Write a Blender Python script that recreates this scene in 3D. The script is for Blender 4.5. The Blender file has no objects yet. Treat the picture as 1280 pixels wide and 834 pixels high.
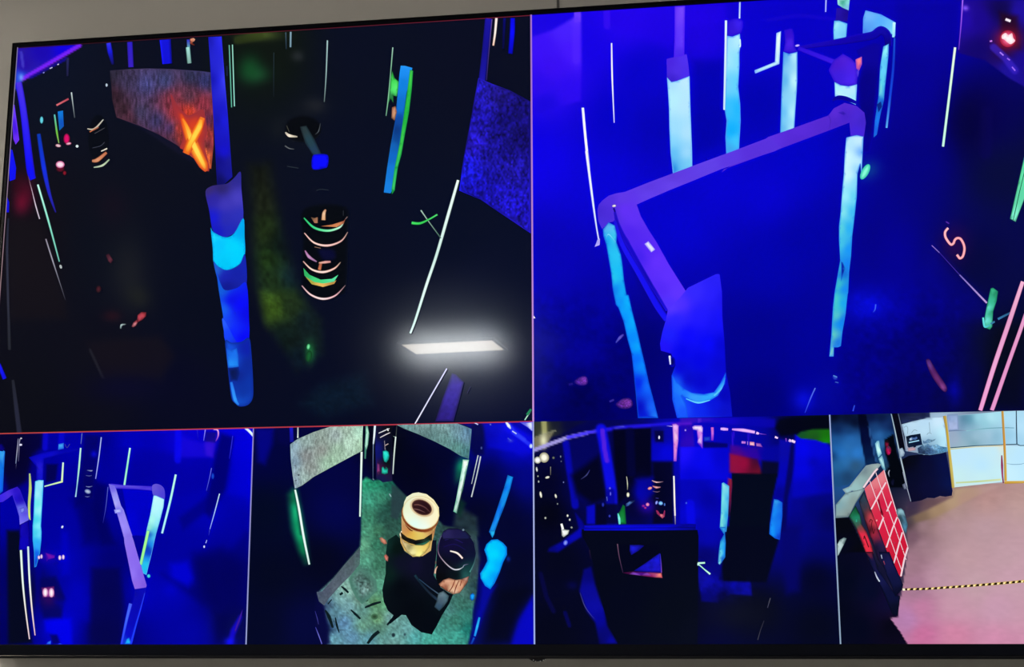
import bpy, bmesh, math, random
import numpy as np
from mathutils import Vector, Matrix
from mathutils.geometry import delaunay_2d_cdt

random.seed(4)
SC = bpy.context.scene
COL = SC.collection
SC.view_settings.view_transform = 'Standard'
SC.view_settings.look = 'None'
SC.view_settings.gamma = 1.0
SC.view_settings.exposure = 0.0
SC.view_settings.use_curve_mapping = False
SC.cycles.use_denoising = True
SC.cycles.max_bounces = 6

# ------------------------------------------------------------------ camera and the display plane
U = 1.66 / 16.0                      # the picture area is 16 x 9 of these units (1.66 m wide)
SCREEN_Y = -0.055                    # front face of the display; the wall is y = 0
CAM_Z = 1.55
FPX = 1783.279
ANG = (-0.202477522, 0.144800549, -0.00239746820)
TR = np.array([0.292620805, -0.252691463, 19.9797489])


def rot(a, b, c):
    ca, sa, cb, sb, cc, sc = math.cos(a), math.sin(a), math.cos(b), math.sin(b), math.cos(c), math.sin(c)
    return (np.array([[cc, -sc, 0], [sc, cc, 0], [0, 0, 1.]]) @ np.array([[1, 0, 0], [0, ca, -sa], [0, sa, ca]])
            @ np.array([[cb, 0, sb], [0, 1, 0], [-sb, 0, cb]]))


RM = rot(*ANG)
CT = -RM.T @ TR                      # camera position in display units (x right, y down, z into the wall)
TV_Z = CAM_Z + CT[1] * U             # height of the middle of the picture
cam_data = bpy.data.cameras.new('camera')
cam = bpy.data.objects.new('camera', cam_data)
COL.objects.link(cam)
SC.camera = cam


def to_world(v):
    return Vector((v[0], v[2], -v[1]))


right, down, fwd = (to_world(RM[i]) for i in range(3))
mw = Matrix((right, -down, -fwd)).transposed().to_4x4()
mw.translation = Vector((CT[0] * U, SCREEN_Y + CT[2] * U, CAM_Z))
cam.matrix_world = mw
cam_data.sensor_width = 36.0
cam_data.lens = FPX / 1280.0 * 36.0
cam_data.clip_start = 0.02

HM = np.linalg.inv(np.array([[FPX, 0, 640], [0, FPX, 417], [0, 0, 1.]]) @ np.column_stack((RM[:, 0], RM[:, 1], TR)))


def plane_uv(x, y):
    """photograph point -> place on the display (u 0..16 to the right, v 0..9 down)"""
    x, y = np.asarray(x, float), np.asarray(y, float)
    w = HM[2, 0] * x + HM[2, 1] * y + HM[2, 2]
    return (HM[0, 0] * x + HM[0, 1] * y + HM[0, 2]) / w + 8, (HM[1, 0] * x + HM[1, 1] * y + HM[1, 2]) / w + 4.5


HI = np.linalg.inv(HM)


def plane_px(u, v):
    a, b = np.asarray(u, float) - 8, np.asarray(v, float) - 4.5
    w = HI[2, 0] * a + HI[2, 1] * b + HI[2, 2]
    return (HI[0, 0] * a + HI[0, 1] * b + HI[0, 2]) / w, (HI[1, 0] * a + HI[1, 1] * b + HI[1, 2]) / w


# ------------------------------------------------------------------ materials
def node_mat(name):
    m = bpy.data.materials.new(name)
    m.use_nodes = True
    nt = m.node_tree
    nt.nodes.clear()
    out = nt.nodes.new('ShaderNodeOutputMaterial')
    return m, nt, out


def principled(name, col, rough=0.5, spec=0.5, metal=0.0, noise=0.0, nscale=20.0, bump=0.0, bscale=200.0):
    m, nt, out = node_mat(name)
    b = nt.nodes.new('ShaderNodeBsdfPrincipled')
    nt.links.new(b.outputs[0], out.inputs[0])
    b.inputs['Base Color'].default_value = (*col, 1)
    b.inputs['Roughness'].default_value = rough
    b.inputs['Specular IOR Level'].default_value = spec
    b.inputs['Metallic'].default_value = metal
    tc = nt.nodes.new('ShaderNodeTexCoord')
    if noise:
        n = nt.nodes.new('ShaderNodeTexNoise')
        n.inputs['Scale'].default_value = nscale
        n.inputs['Detail'].default_value = 4
        r = nt.nodes.new('ShaderNodeValToRGB')
        r.color_ramp.elements[0].position, r.color_ramp.elements[1].position = .3, .7
        r.color_ramp.elements[0].color = (*[c * (1 - noise) for c in col], 1)
        r.color_ramp.elements[1].color = (*[min(1, c * (1 + noise)) for c in col], 1)
        nt.links.new(tc.outputs['Object'], n.inputs['Vector'])
        nt.links.new(n.outputs[0], r.inputs[0])
        nt.links.new(r.outputs[0], b.inputs['Base Color'])
    if bump:
        n = nt.nodes.new('ShaderNodeTexNoise')
        n.inputs['Scale'].default_value = bscale
        bp = nt.nodes.new('ShaderNodeBump')
        bp.inputs['Strength'].default_value = bump
        bp.inputs['Distance'].default_value = 0.001
        nt.links.new(tc.outputs['Object'], n.inputs['Vector'])
        nt.links.new(n.outputs[0], bp.inputs['Height'])
        nt.links.new(bp.outputs[0], b.inputs['Normal'])
    return m


def display_material():
    """the lit display: its own picture plus the gloss of its front, a sharp one and a hazy one"""
    m, nt, out = node_mat('display_picture')
    at = nt.nodes.new('ShaderNodeAttribute')
    at.attribute_name = 'picture'
    em = nt.nodes.new('ShaderNodeEmission')
    nt.links.new(at.outputs['Color'], em.inputs[0])
    prev = em
    for rough, wt, tint in ((0.0, SHARP, (1, 1, 1)), (0.095, HAZE1, (.80, .95, 1.15)), (0.15, HAZE2, (.75, .95, 1.25))):
        g = nt.nodes.new('ShaderNodeBsdfGlossy')
        g.distribution = 'BECKMANN'
        g.inputs['Color'].default_value = (wt * tint[0], wt * tint[1], wt * tint[2], 1)
        g.inputs['Roughness'].default_value = rough
        a = nt.nodes.new('ShaderNodeAddShader')
        nt.links.new(prev.outputs[0], a.inputs[0])
        nt.links.new(g.outputs[0], a.inputs[1])
        prev = a
    nt.links.new(prev.outputs[0], out.inputs[0])
    m.cycles.emission_sampling = 'NONE'
    return m


def emitter(name, col, strength):
    m, nt, out = node_mat(name)
    em = nt.nodes.new('ShaderNodeEmission')
    em.inputs[0].default_value = (*col, 1)
    em.inputs[1].default_value = strength
    nt.links.new(em.outputs[0], out.inputs[0])
    return m


SHARP, HAZE1, HAZE2 = 0.0012, 0.0050, 0.0018
LAMP = 350.0
M_PIC = display_material()
M_BEZEL = principled('black_gloss_plastic', (0.0022, 0.003, 0.0065), 0.28, 0.07, noise=.15, nscale=60)
M_TRIM = principled('black_satin_metal', (0.0025, 0.003, 0.005), 0.25, 0.2, noise=.1, nscale=80)
M_BACK = principled('black_matt_plastic', (0.012, 0.012, 0.013), 0.6, 0.3, noise=.2, nscale=30)
M_STEEL = principled('dark_steel', (0.05, 0.05, 0.05), 0.4, 0.5, 0.8, noise=.2, nscale=30)
M_MARK = principled('grey_print', (0.6, 0.62, 0.66), 0.5, 0.3, noise=.1)
M_WALL = principled('painted_wall', (0.54, 0.54, 0.52), 0.85, 0.2, noise=.03, nscale=3, bump=.12, bscale=350)
M_WALLDARK = principled('grey_painted_wall', (0.22, 0.22, 0.22), 0.85, 0.2, noise=.03, nscale=3, bump=.12, bscale=350)
M_JOINT = principled('wall_joint', (0.12, 0.12, 0.12), 0.8, 0.2, noise=.1)
M_CEIL = principled('ceiling_board', (0.60, 0.59, 0.57), 0.9, 0.1, noise=.04, nscale=8, bump=.2, bscale=120)
M_FLOOR = principled('grey_carpet', (0.10, 0.10, 0.105), 0.95, 0.1, noise=.3, nscale=120, bump=.5, bscale=300)
M_BASE = principled('white_skirting', (0.55, 0.55, 0.53), 0.5, 0.3, noise=.03)
M_LAMPFRAME = principled('white_lamp_frame', (0.5, 0.5, 0.5), 0.5, 0.3, noise=.02)
M_LAMP = emitter('lamp_diffuser', (1.0, 0.90, 0.765), LAMP)


# ------------------------------------------------------------------ small mesh helpers
def link(name, me, mat, parent=None):
    o = bpy.data.objects.new(name, me)
    COL.objects.link(o)
    if mat:
        me.materials.append(mat)
    if parent:
        o.parent = parent
    return o


def box_bm(bm, x0, x1, y0, y1, z0, z1, bevel=0.0, seg=2):
    r = bmesh.ops.create_cube(bm, size=1.0)
    vs = r['verts']
    for v in vs:
        v.co = Vector(((x0 + x1) / 2 + v.co.x * (x1 - x0), (y0 + y1) / 2 + v.co.y * (y1 - y0), (z0 + z1) / 2 + v.co.z * (z1 - z0)))
    if bevel:
        es = list({e for v in vs for e in v.link_edges})
        bmesh.ops.bevel(bm, geom=es, offset=bevel, segments=seg, profile=.5, affect='EDGES')


def bm_obj(name, bm, mat, parent=None, smooth=False):
    me = bpy.data.meshes.new(name)
    bm.to_mesh(me)
    bm.free()
    if smooth:
        for p in me.polygons:
            p.use_smooth = True
    return link(name, me, mat, parent)


def box(name, dims, mat, parent=None, bevel=0.0):
    bm = bmesh.new()
    box_bm(bm, *dims, bevel=bevel)
    return bm_obj(name, bm, mat, parent)


# ------------------------------------------------------------------ the room
XL, XR, YB, CEIL = -4.8, 4.2, -7.4, 2.80


def structure(o):
    o['kind'] = 'structure'
    return o


structure(box('floor', (XL - .1, XR + .1, YB - .1, .1, -.1, 0), M_FLOOR))
structure(box('ceiling', (XL - .1, XR + .1, YB - .1, .1, CEIL, CEIL + .1), M_CEIL))
structure(box('wall_front', (XL - .1, XR + .1, 0, .1, 0, CEIL), M_WALL))
structure(box('wall_back', (XL - .1, XR + .1, YB - .1, YB, 0, CEIL), M_WALLDARK))
structure(box('wall_left', (XL - .1, XL, YB, 0, 0, CEIL), M_WALL))
structure(box('wall_right', (XR, XR + .1, YB, 0, 0, CEIL), M_WALL))
structure(box('baseboard_front', (XL, XR, -.014, 0, 0, .09), M_BASE, bevel=.004))
structure(box('baseboard_back', (XL, XR, YB, YB + .014, 0, .09), M_BASE, bevel=.004))
structure(box('baseboard_left', (XL, XL + .014, YB + .014, -.014, 0, .09), M_BASE, bevel=.004))
structure(box('baseboard_right', (XR - .014, XR, YB + .014, -.014, 0, .09), M_BASE, bevel=.004))

# upright joint between two wall boards, just right of the middle of the television
ray = mw.to_3x3() @ Vector(((697.5 - 640) / FPX, -(5 - 417) / FPX, -1))
JX = (mw.translation + ray * (-mw.translation.y / ray.y)).x
structure(box('trim_1', (JX - .0020, JX + .0020, -.0010, .0, TV_Z + .2, CEIL), M_JOINT, bevel=.0003))

# ------------------------------------------------------------------ the television
LX, RX, TY, BY = -8 * U, 8 * U, 4.5 * U, -4.5 * U            # picture edges, from its middle
tv = bpy.data.objects.new('television', None)
COL.objects.link(tv)
tv.location = (0, SCREEN_Y, TV_Z)
tv['label'] = 'large black-framed wall-mounted television showing six surveillance camera views'
tv['category'] = 'television'


def frame_mesh(name, x0, x1, z0, z1, X0, X1, Z0, Z1, y0, y1, mat, bev, parent):
    """one closed rectangular ring, inner edge x0..z1, outer edge X0..Z1, front y0, rear y1"""
    bm = bmesh.new()
    inn = [(x0, z0), (x1, z0), (x1, z1), (x0, z1)]
    out = [(X0, Z0), (X1, Z0), (X1, Z1), (X0, Z1)]
    V = [[bm.verts.new((p[0], y, p[1])) for p in loop] for y in (y0, y1) for loop in (inn, out)]
    fi, fo, ri, ro = V
    for i in range(4):
        j = (i + 1) % 4
        bm.faces.new((fi[i], fi[j], fo[j], fo[i]))
        bm.faces.new((ri[j], ri[i], ro[i], ro[j]))
        bm.faces.new((fo[i], fo[j], ro[j], ro[i]))
        bm.faces.new((fi[j], fi[i], ri[i], ri[j]))
    bmesh.ops.recalc_face_normals(bm, faces=bm.faces[:])
    if bev:
        es = [e for e in bm.edges if all(abs(v.co.y - y0) < 1e-7 for v in e.verts) and len(e.link_faces) == 2
              and any(abs(f.normal.y) < .5 for f in e.link_faces)]
        bmesh.ops.bevel(bm, geom=es, offset=bev, segments=3, profile=.5, affect='EDGES')
    return bm_obj(name, bm, mat, parent)


BZ = 0.0052
BB = 0.0150
bez = frame_mesh('bezel', LX, RX, BY, TY, LX - BZ, RX + BZ, BY - BB, TY + BZ, -.0035, .022, M_BEZEL, .0008, tv)
rim = frame_mesh('outer_rim', LX - BZ, RX + BZ, BY - BB, TY + BZ, LX - BZ - .0018, RX + BZ + .0018, BY - BB - .0048, TY + BZ + .0020,
                 -.0048, .024, M_TRIM, .0011, tv)
box('back_cover', (LX - BZ, RX + BZ, .0225, .042, BY - BB, TY + BZ), M_BACK, tv, bevel=.008)
box('wall_bracket', (-.30, .30, .0421, -SCREEN_Y - .0002, -.2, .2), M_STEEL, tv, bevel=.002)
# infrared receiver under the middle of the bottom edge
bm = bmesh.new()
zt = BY - BB - .0046
pts = [(-.0125, zt), (.0125, zt), (.0055, zt - .0040), (-.0055, zt - .0040)]
fr = [bm.verts.new((p[0] + .004, -.0030, p[1])) for p in pts]
bk = [bm.verts.new((p[0] + .004, .016, p[1])) for p in pts]
bm.faces.new(fr)
bm.faces.new(bk[::-1])
for i in range(4):
    bm.faces.new((fr[i], bk[i], bk[(i + 1) % 4], fr[(i + 1) % 4]))
bmesh.ops.recalc_face_normals(bm, faces=bm.faces[:])
bmesh.ops.bevel(bm, geom=[e for e in bm.edges], offset=.0006, segments=2, affect='EDGES')
rec = bm_obj('remote_receiver', bm, M_TRIM, tv)
bm = bmesh.new()
for x, z, w in ((-.0055, -.0018, .0012), (-.0025, -.0036, .0014), (.0012, -.0042, .001), (.0042, -.0034, .0016), (.0085, -.0020, .0018), (.0112, -.0010, .0012)):
    box_bm(bm, x + .004 - w / 2, x + .004 + w / 2, -.0036, -.0026, zt + z - .0004, zt + z + .0005, bevel=.0001, seg=1)
bm_obj('badge', bm, M_MARK, rec)

# ------------------------------------------------------------------ what the display shows
STEP_OUT = 0.00003


def rgb(h):
    return np.array([int(h[i:i + 2], 16) / 255.0 for i in (0, 2, 4)])


def lin(c):
    c = np.clip(c, 0, 1)
    return np.where(c <= 0.04045, c / 12.92, ((c + 0.055) / 1.055) ** 2.4)


def idw(x, y, stops, p=1.5, eps=2.0):
    num, den = np.zeros((len(x), 3)), np.zeros(len(x))
    for sx, sy, h in stops:
        w = 1.0 / ((x - sx) ** 2 + (y - sy) ** 2 + eps) ** p
        num += w[:, None] * rgb(h)
        den += w
    return num / den[:, None]


_tab = np.random.RandomState(11).rand(256, 256)


def vnoise(x, y):
    xi, yi = np.floor(x).astype(int), np.floor(y).astype(int)
    fx, fy = x - xi, y - yi
    fx, fy = fx * fx * (3 - 2 * fx), fy * fy * (3 - 2 * fy)
    g = lambda a, b: _tab[a & 255, b & 255]
    return (g(xi, yi) * (1 - fx) + g(xi + 1, yi) * fx) * (1 - fy) + (g(xi, yi + 1) * (1 - fx) + g(xi + 1, yi + 1) * fx) * fy - .5


def seg_dist(x, y, a, b):
    ax, ay, bx, by = a[0], a[1], b[0], b[1]
    dx, dy = bx - ax, by - ay
    t = np.clip(((x - ax) * dx + (y - ay) * dy) / (dx * dx + dy * dy + 1e-9), 0, 1)
    return np.hypot(x - ax - t * dx, y - ay - t * dy), t


def signed_dist(x, y, pts):
    d = np.full(len(x), 1e9)
    ins = np.zeros(len(x), bool)
    for a, b in zip(pts, pts[1:] + pts[:1]):
        d = np.minimum(d, seg_dist(x, y, a, b)[0])
        c = ((a[1] > y) != (b[1] > y)) & (x < (b[0] - a[0]) * (y - a[1]) / (b[1] - a[1] + 1e-12) + a[0])
        ins ^= c
    return np.where(ins, -d, d)


def smooth_pts(pts, closed, n=5):
    P = [np.array(p, float) for p in pts]
    k, out = len(P), []
    for i in range(k if closed else k - 1):
        p0 = P[(i - 1) % k] if closed or i > 0 else P[0]
        p1, p2 = P[i], P[(i + 1) % k]
        p3 = P[(i + 2) % k] if closed or i + 2 < k else P[-1]
        for t in np.linspace(0, 1, n, endpoint=False):
            out.append(tuple(.5 * (2 * p1 + (p2 - p0) * t + (2 * p0 - 5 * p1 + 4 * p2 - p3) * t * t + (3 * p1 - p0 - 3 * p2 + p3) * t ** 3)))
    if not closed:
        out.append(tuple(P[-1]))
    return out


OX = OY = 0.0
SL = 1.0


def F(x0, y0, s):
    """the numbers that follow were read off a detail of the display: its origin and its enlargement"""
    global OX, OY, SL
    OX, OY, SL = x0, y0, s


def cv(p):
    return (p[0] / SL + OX, p[1] / SL + OY)


def K(x0, y0, s, pts):
    return [(p[0] / s + x0, p[1] / s + y0, *p[2:]) for p in pts]


class Feed:
    pass


feed = None
cur = None


def begin_feed(name, label, u0, u1, v0, v1, base):
    global feed
    feed = Feed()
    feed.name, feed.label, feed.rect, feed.base, feed.ops = name, label, (u0, u1, v0, v1), base, []
    feed.subs = []


# soft things in the backdrop of a view
def glow(cx, cy, rx, ry, h, a=1.0, ang=0.0, p=2.0):
    c = cv((cx, cy))
    feed.ops.append(('g', c, rx / SL, ry / SL, h, a, math.radians(ang), p))


def band(pts, w, h, a=1.0, soft=None):
    if soft is None:
        soft = w
    feed.ops.append(('b', [cv(p) for p in pts], w / SL / 2, h, a, soft / SL / 2))


def area(pts, h, soft, a=1.0, nz=0.0, nx=3.0, ny=3.0):
    """soft-edged area; h is a colour or a list of (x, y, colour)"""
    hh = h if isinstance(h, str) else [(*cv(q[:2]), q[2]) for q in h]
    feed.ops.append(('p', [cv(p) for p in pts], hh, soft / SL, a, nz, nx, ny))


def grain(pts, amt, nx, ny, soft=4):
    feed.ops.append(('n', [cv(p) for p in pts] if pts else None, amt, nx, ny, soft / SL))


# crisp things: each is a mesh of its own
def ob(name, label=None):
    global cur
    cur = dict(name=name, label=label, V=[], C=[], T=[], R=[])
    feed.subs.append(cur)


def _add(xs, ys, cols, tris, layer):
    b = len(cur['V'])
    cur['R'].append((b, b + len(xs), len(cur['T']), len(cur['T']) + len(tris)))
    cur['V'] += [(x, y, layer) for x, y in zip(xs, ys)]
    cur['C'] += [tuple(c) for c in cols]
    cur['T'] += [tuple(b + i for i in t) for t in tris]


def layer():
    feed.layer = getattr(feed, 'layer', 1) + 1
    return feed.layer


def st(pts, w, h, edge=None, sm=None, em=.5):
    """a line of light: pts, width (one or many), colour (one or many), colour at its two sides"""
    P = [cv(p) for p in pts]
    n0 = len(P)
    ws = list(w) if isinstance(w, (list, tuple)) else [w] * n0
    hs = [rgb(c) for c in h] if isinstance(h, (list, tuple)) else [rgb(h)] * n0
    if len(ws) != n0:
        ws = list(np.interp(np.linspace(0, 1, n0), np.linspace(0, 1, len(ws)), ws))
    if len(hs) != n0:
        k = np.linspace(0, 1, len(hs))
        hs = [np.array([np.interp(t, k, [c[i] for c in hs]) for i in range(3)]) for t in np.linspace(0, 1, n0)]
    if (sm is None and n0 > 2) or sm:
        Q = smooth_pts(P, False, 6)
    else:
        Q = []
        for a, b in zip(P, P[1:]):
            for t in np.linspace(0, 1, 6, endpoint=False):
                Q.append((a[0] + (b[0] - a[0]) * t, a[1] + (b[1] - a[1]) * t))
        Q.append(P[-1])
    m = len(Q)
    k0, k1 = np.linspace(0, n0 - 1, m), np.arange(n0)
    ws = np.interp(k0, k1, ws) / SL / 2
    hs = np.array([[np.interp(k, k1, [c[i] for c in hs]) for i in range(3)] for k in k0])
    Q = np.array(Q)
    d = np.gradient(Q, axis=0)
    d /= np.linalg.norm(d, axis=1)[:, None] + 1e-9
    nrm = np.stack((-d[:, 1], d[:, 0]), 1)
    cross = (-1, -em, em, 1) if edge else (-1, 1)
    X, Y, Cc, T = [], [], [], []
    for i in range(m):
        for c in cross:
            q = Q[i] + nrm[i] * ws[i] * c
            X.append(q[0])
            Y.append(q[1])
            if edge and abs(c) == 1:
                e = edge if isinstance(edge, str) else edge[0 if c < 0 else 1]
                Cc.append(rgb(e) if e else hs[i])
            else:
                Cc.append(hs[i])
    k = len(cross)
    for i in range(m - 1):
        for j in range(k - 1):
            a = i * k + j
            T += [(a, a + 1, a + k + 1), (a, a + k + 1, a + k)]
    _add(X, Y, Cc, T, layer())


def po(pts, h, sm=False, step=3.0, nz=0.0, nx=3.0, ny=3.0, edge=None):
    """a filled outline; h is a colour or (x, y, colour) stops; edge = (width, colour) blends its border"""
    P = [cv(p) for p in pts]
    if sm:
        P = smooth_pts(P, True, 4)
    n = len(P)
    xs, ys = [p[0] for p in P], [p[1] for p in P]
    span = max(max(xs) - min(xs), max(ys) - min(ys))
    plain = isinstance(h, str) and not nz and not edge
    pts2 = [Vector(p) for p in P]
    if not plain:
        step = max(step, span / 90)
        gx, gy = np.meshgrid(np.arange(min(xs), max(xs), step), np.arange(min(ys), max(ys), step))
        gx[1::2] += step / 2
        gx, gy = gx.ravel(), gy.ravel()
        sd = signed_dist(gx, gy, P)
        ok = sd < -.35 * step
        pts2 += [Vector((a, b)) for a, b in zip(gx[ok], gy[ok])]
    vs, _e, fs, *_r = delaunay_2d_cdt(pts2, [], [list(range(n))], 1, 1e-6)
    X, Y = np.array([v.x for v in vs]), np.array([v.y for v in vs])
    if isinstance(h, str):
        c = np.tile(rgb(h), (len(X), 1))
    else:
        ar = abs(sum(P[i - 1][0] * P[i][1] - P[i][0] * P[i - 1][1] for i in range(n))) / 2
        per = sum(math.hypot(P[i][0] - P[i - 1][0], P[i][1] - P[i - 1][1]) for i in range(n))
        c = idw(X, Y, [(*cv(q[:2]), q[2]) for q in h], eps=2 + min(6.0, .35 * 2 * ar / per) ** 2)
    if nz:
        c = c * (1 + nz * (vnoise(X / nx, Y / ny) + .6 * vnoise(X / nx * 2.1 + 9, Y / ny * 2.1)))[:, None]
    if edge:
        d = -signed_dist(X, Y, P)
        t = np.clip(d / (edge[0] / SL), 0, 1)[:, None]
        c = rgb(edge[1]) * (1 - t) + c * t
    _add(X, Y, c, [f for f in fs if len(f) == 3], layer())


def el(cx, cy, rx, ry, h, ang=0.0, edge=None, n=20):
    a = math.radians(ang)
    pts = []
    for i in range(n):
        t = 2 * math.pi * i / n
        x, y = rx * math.cos(t), ry * math.sin(t)
        pts.append((cx + x * math.cos(a) - y * math.sin(a), cy + x * math.sin(a) + y * math.cos(a)))
    po(pts, h, step=1.0, edge=edge)


def picture_mesh(name, co, cols, tris, parent):
    me = bpy.data.meshes.new(name)
    me.from_pydata([tuple(c) for c in co], [], tris)
    me.update()
    # every face looks out of the screen
    bm = bmesh.new()
    bm.from_mesh(me)
    for f in bm.faces:
        if f.normal.y > 0:
            f.normal_flip()
    bm.to_mesh(me)
    bm.free()
    at = me.color_attributes.new('picture', 'FLOAT_COLOR', 'POINT')
    c = np.ones((len(co), 4), np.float32)
    c[:, :3] = lin(np.asarray(cols))
    at.data.foreach_set('color', c.ravel())
    return link(name, me, M_PIC, parent)


APART = ('light_strip', 'tyre', 'signal_light', 'paint_splash', 'dead_leaf', 'floor_line', 'wall_edge', 'lamp', 'tag', 'pad')


def separate(s):
    """pieces of one kind that stand apart become meshes of their own"""
    if s['name'] not in APART:
        return [s]
    B = []
    for v0, v1, t0, t1 in s['R']:
        q = np.array(s['V'][v0:v1])
        B.append((q[:, 0].min() - .8, q[:, 0].max() + .8, q[:, 1].min() - .8, q[:, 1].max() + .8))
    own = list(range(len(B)))
    for i in range(len(B)):
        for j in range(i):
            if B[i][0] < B[j][1] and B[j][0] < B[i][1] and B[i][2] < B[j][3] and B[j][2] < B[i][3]:
                a, c = own[i], own[j]
                own = [c if o == a else o for o in own]
    out = []
    ids = list(dict.fromkeys(own))
    for k in ids:
        n = dict(name=s['name'], label=s['label'] if len(ids) == 1 else None, V=[], C=[], T=[])
        for (v0, v1, t0, t1), o in zip(s['R'], own):
            if o == k:
                d = len(n['V']) - v0
                n['V'] += s['V'][v0:v1]
                n['C'] += s['C'][v0:v1]
                n['T'] += [tuple(i + d for i in t) for t in s['T'][t0:t1]]
        out.append(n)
    return out


def end_feed(step):
    u0, u1, v0, v1 = feed.rect
    pu = 84.0
    nu, nv = int((u1 - u0) * pu / step), int((v1 - v0) * pu / step)
    uu, vv = np.meshgrid(np.linspace(u0, u1, nu + 1), np.linspace(v0, v1, nv + 1))
    uu, vv = uu.ravel(), vv.ravel()
    x, y = plane_px(uu, vv)
    c = idw(x, y, feed.base, 1.5, 350.0)
    for op in feed.ops:
        k = op[0]
        if k == 'g':
            _, (cx, cy), rx, ry, h, a, ang, p = op
            dx, dy = x - cx, y - cy
            X, Y = dx * math.cos(ang) + dy * math.sin(ang), -dx * math.sin(ang) + dy * math.cos(ang)
            r = np.sqrt((X / rx) ** 2 + (Y / ry) ** 2)
            w = a * np.exp(-(r ** p) * 1.2)
            c = c * (1 - w[:, None]) + rgb(h) * w[:, None]
        elif k == 'b':
            _, pts, hw, h, a, soft = op
            d = np.full(len(x), 1e9)
            for p, q in zip(pts, pts[1:]):
                d = np.minimum(d, seg_dist(x, y, p, q)[0])
            t = np.clip((hw + soft / 2 - d) / max(soft, .1), 0, 1)
            w = a * t * t * (3 - 2 * t)
            c = c * (1 - w[:, None]) + rgb(h) * w[:, None]
        elif k == 'p':
            _, pts, h, soft, a, nz, nx, ny = op
            d = signed_dist(x, y, pts)
            t = np.clip(.5 - d / max(soft, .1), 0, 1)
            w = a * t * t * (3 - 2 * t)
            hc = np.tile(rgb(h), (len(x), 1)) if isinstance(h, str) else idw(x, y, h, eps=30.0)
            if nz:
                hc = hc * (1 + nz * (vnoise(x / nx, y / ny) + .6 * vnoise(x / nx * 2.1 + 7, y / ny * 2.1)))[:, None]
            c = c * (1 - w[:, None]) + hc * w[:, None]
        elif k == 'n':
            _, pts, amt, nx, ny, soft = op
            w = 1.0
            if pts:
                w = np.clip(.5 - signed_dist(x, y, pts) / soft, 0, 1)
            c = c * (1 + w * amt * (vnoise(x / nx, y / ny) + .6 * vnoise(x / nx * 2.3 + 5, y / ny * 2.3)))[:, None]
    co = np.stack(((uu - 8) * U, np.zeros_like(uu), (4.5 - vv) * U), 1)
    tris = []
    W = nu + 1
    for j in range(nv):
        for i in range(nu):
            a = j * W + i
            tris.append((a, a + W, a + W + 1, a + 1))
    root = picture_mesh(feed.name, co, c, tris, tv)
    root['label'] = feed.label
    e = 0.004
    for s in [q for s0 in feed.subs for q in separate(s0)]:
        V = np.array(s['V'])
        uu, vv = plane_uv(V[:, 0], V[:, 1])
        uu, vv = np.clip(uu, u0 + e, u1 - e), np.clip(vv, v0 + e, v1 - e)
        co = np.stack(((uu - 8) * U, -STEP_OUT * V[:, 2], (4.5 - vv) * U), 1)
        o = picture_mesh(s['name'], co, s['C'], s['T'], root)
        if s['label']:
            o['label'] = s['label']


# ---- upper left view
begin_feed('camera_view', 'upper left camera view: dark maze with an orange cross mark and a tyre stack', 0, 8, 0, 6,
           [(60, 70, '0a1022'), (200, 60, '090d1e'), (330, 60, '0d140f'), (450, 60, '080d20'), (600, 60, '080c20'),
            (30, 300, '100c14'), (130, 300, '090d1a'), (220, 330, '070b1c'), (450, 200, '070c20'), (560, 300, '060c22'),
            (30, 500, '0b0c16'), (130, 460, '0c0c18'), (220, 480, '060820'), (400, 500, '060a20'), (600, 350, '070d26'), (620, 500, '070c2c'),
            (250, 400, '060a1c'), (450, 330, '060b20')])
F(0, 0, 3.972)
area([(75, 235), (400, 222), (330, 270), (115, 395), (75, 450)], [(90, 250, '2410a0'), (200, 250, '1a06b0'), (330, 235, '1000e0'), (120, 330, '2408a0'), (100, 380, '2a50e0')], 10)
band([(395, 226), (112, 392)], 20, '7a22f8', .95, 12)
band([(330, 290), (150, 385)], 14, '1808a8', .8, 14)
glow(105, 385, 12, 18, '70a0ff')
band([(105, 260), (115, 330)], 14, '5050d8', .6, 14)
area([(550, 345), (1040, 360), (1060, 800), (940, 800), (700, 640), (580, 580)], '14142e', 16, .6)
# smoky floor, red spill by the left wall, green haze
F(0, 190, 3.972)
glow(110, 240, 40, 70, '8c1038', .8, 10)
glow(130, 200, 50, 90, '4a0820', .6)
glow(90, 160, 40, 80, '380818', .6)
area([(60, 330), (200, 330), (330, 750), (330, 830), (50, 830)], '141017', 60, .8)
glow(640, 600, 110, 200, '1a1c22', .85, 0)
glow(560, 270, 90, 110, '170e1c', .6)
glow(690, 720, 70, 60, '22241f', .6, 30)
F(0, 370, 4)
area([(430, 230), (800, 200), (870, 300), (800, 420), (520, 410)], '15101a', 60, .7)
band([(450, 270), (515, 410)], 12, '26262e', .7, 12)
glow(620, 460, 200, 80, '080828', .8)
glow(560, 100, 50, 30, '30101a', .6)
F(320, 190, 3.5556)
area([(-30, 60), (60, 50), (110, 330), (170, 560), (220, 660), (250, 760), (60, 770), (10, 600), (-10, 400)], [(20, 80, '12160f'), (10, 220, '1a2014'), (20, 350, '1c2a12'), (40, 480, '1c3214'), (70, 580, '1c3018'), (100, 650, '203c20'), (60, 700, '2a3c12'), (200, 690, '0f1c1c'), (150, 560, '122828'), (120, 420, '0c1814')], 90, .95, .5, 5, 7)
F(320, 370, 3.5556)
area([(20, -20), (170, -20), (290, 100), (300, 260), (180, 340), (110, 220), (40, 120)], [(80, 50, '38551a'), (150, 40, '1c2c18'), (230, 110, '0f1c20'), (120, 180, '0d1a18'), (200, 300, '0a1622')], 60, .95, .4, 4, 4)
area([(280, 400), (480, 340), (520, 480), (300, 540), (200, 480)], '0a1c2c', 80, .7, .4, 4, 4)
glow(240, 250, 22, 50, '1f7038', .9)
F(320, 0, 3.5556)
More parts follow.
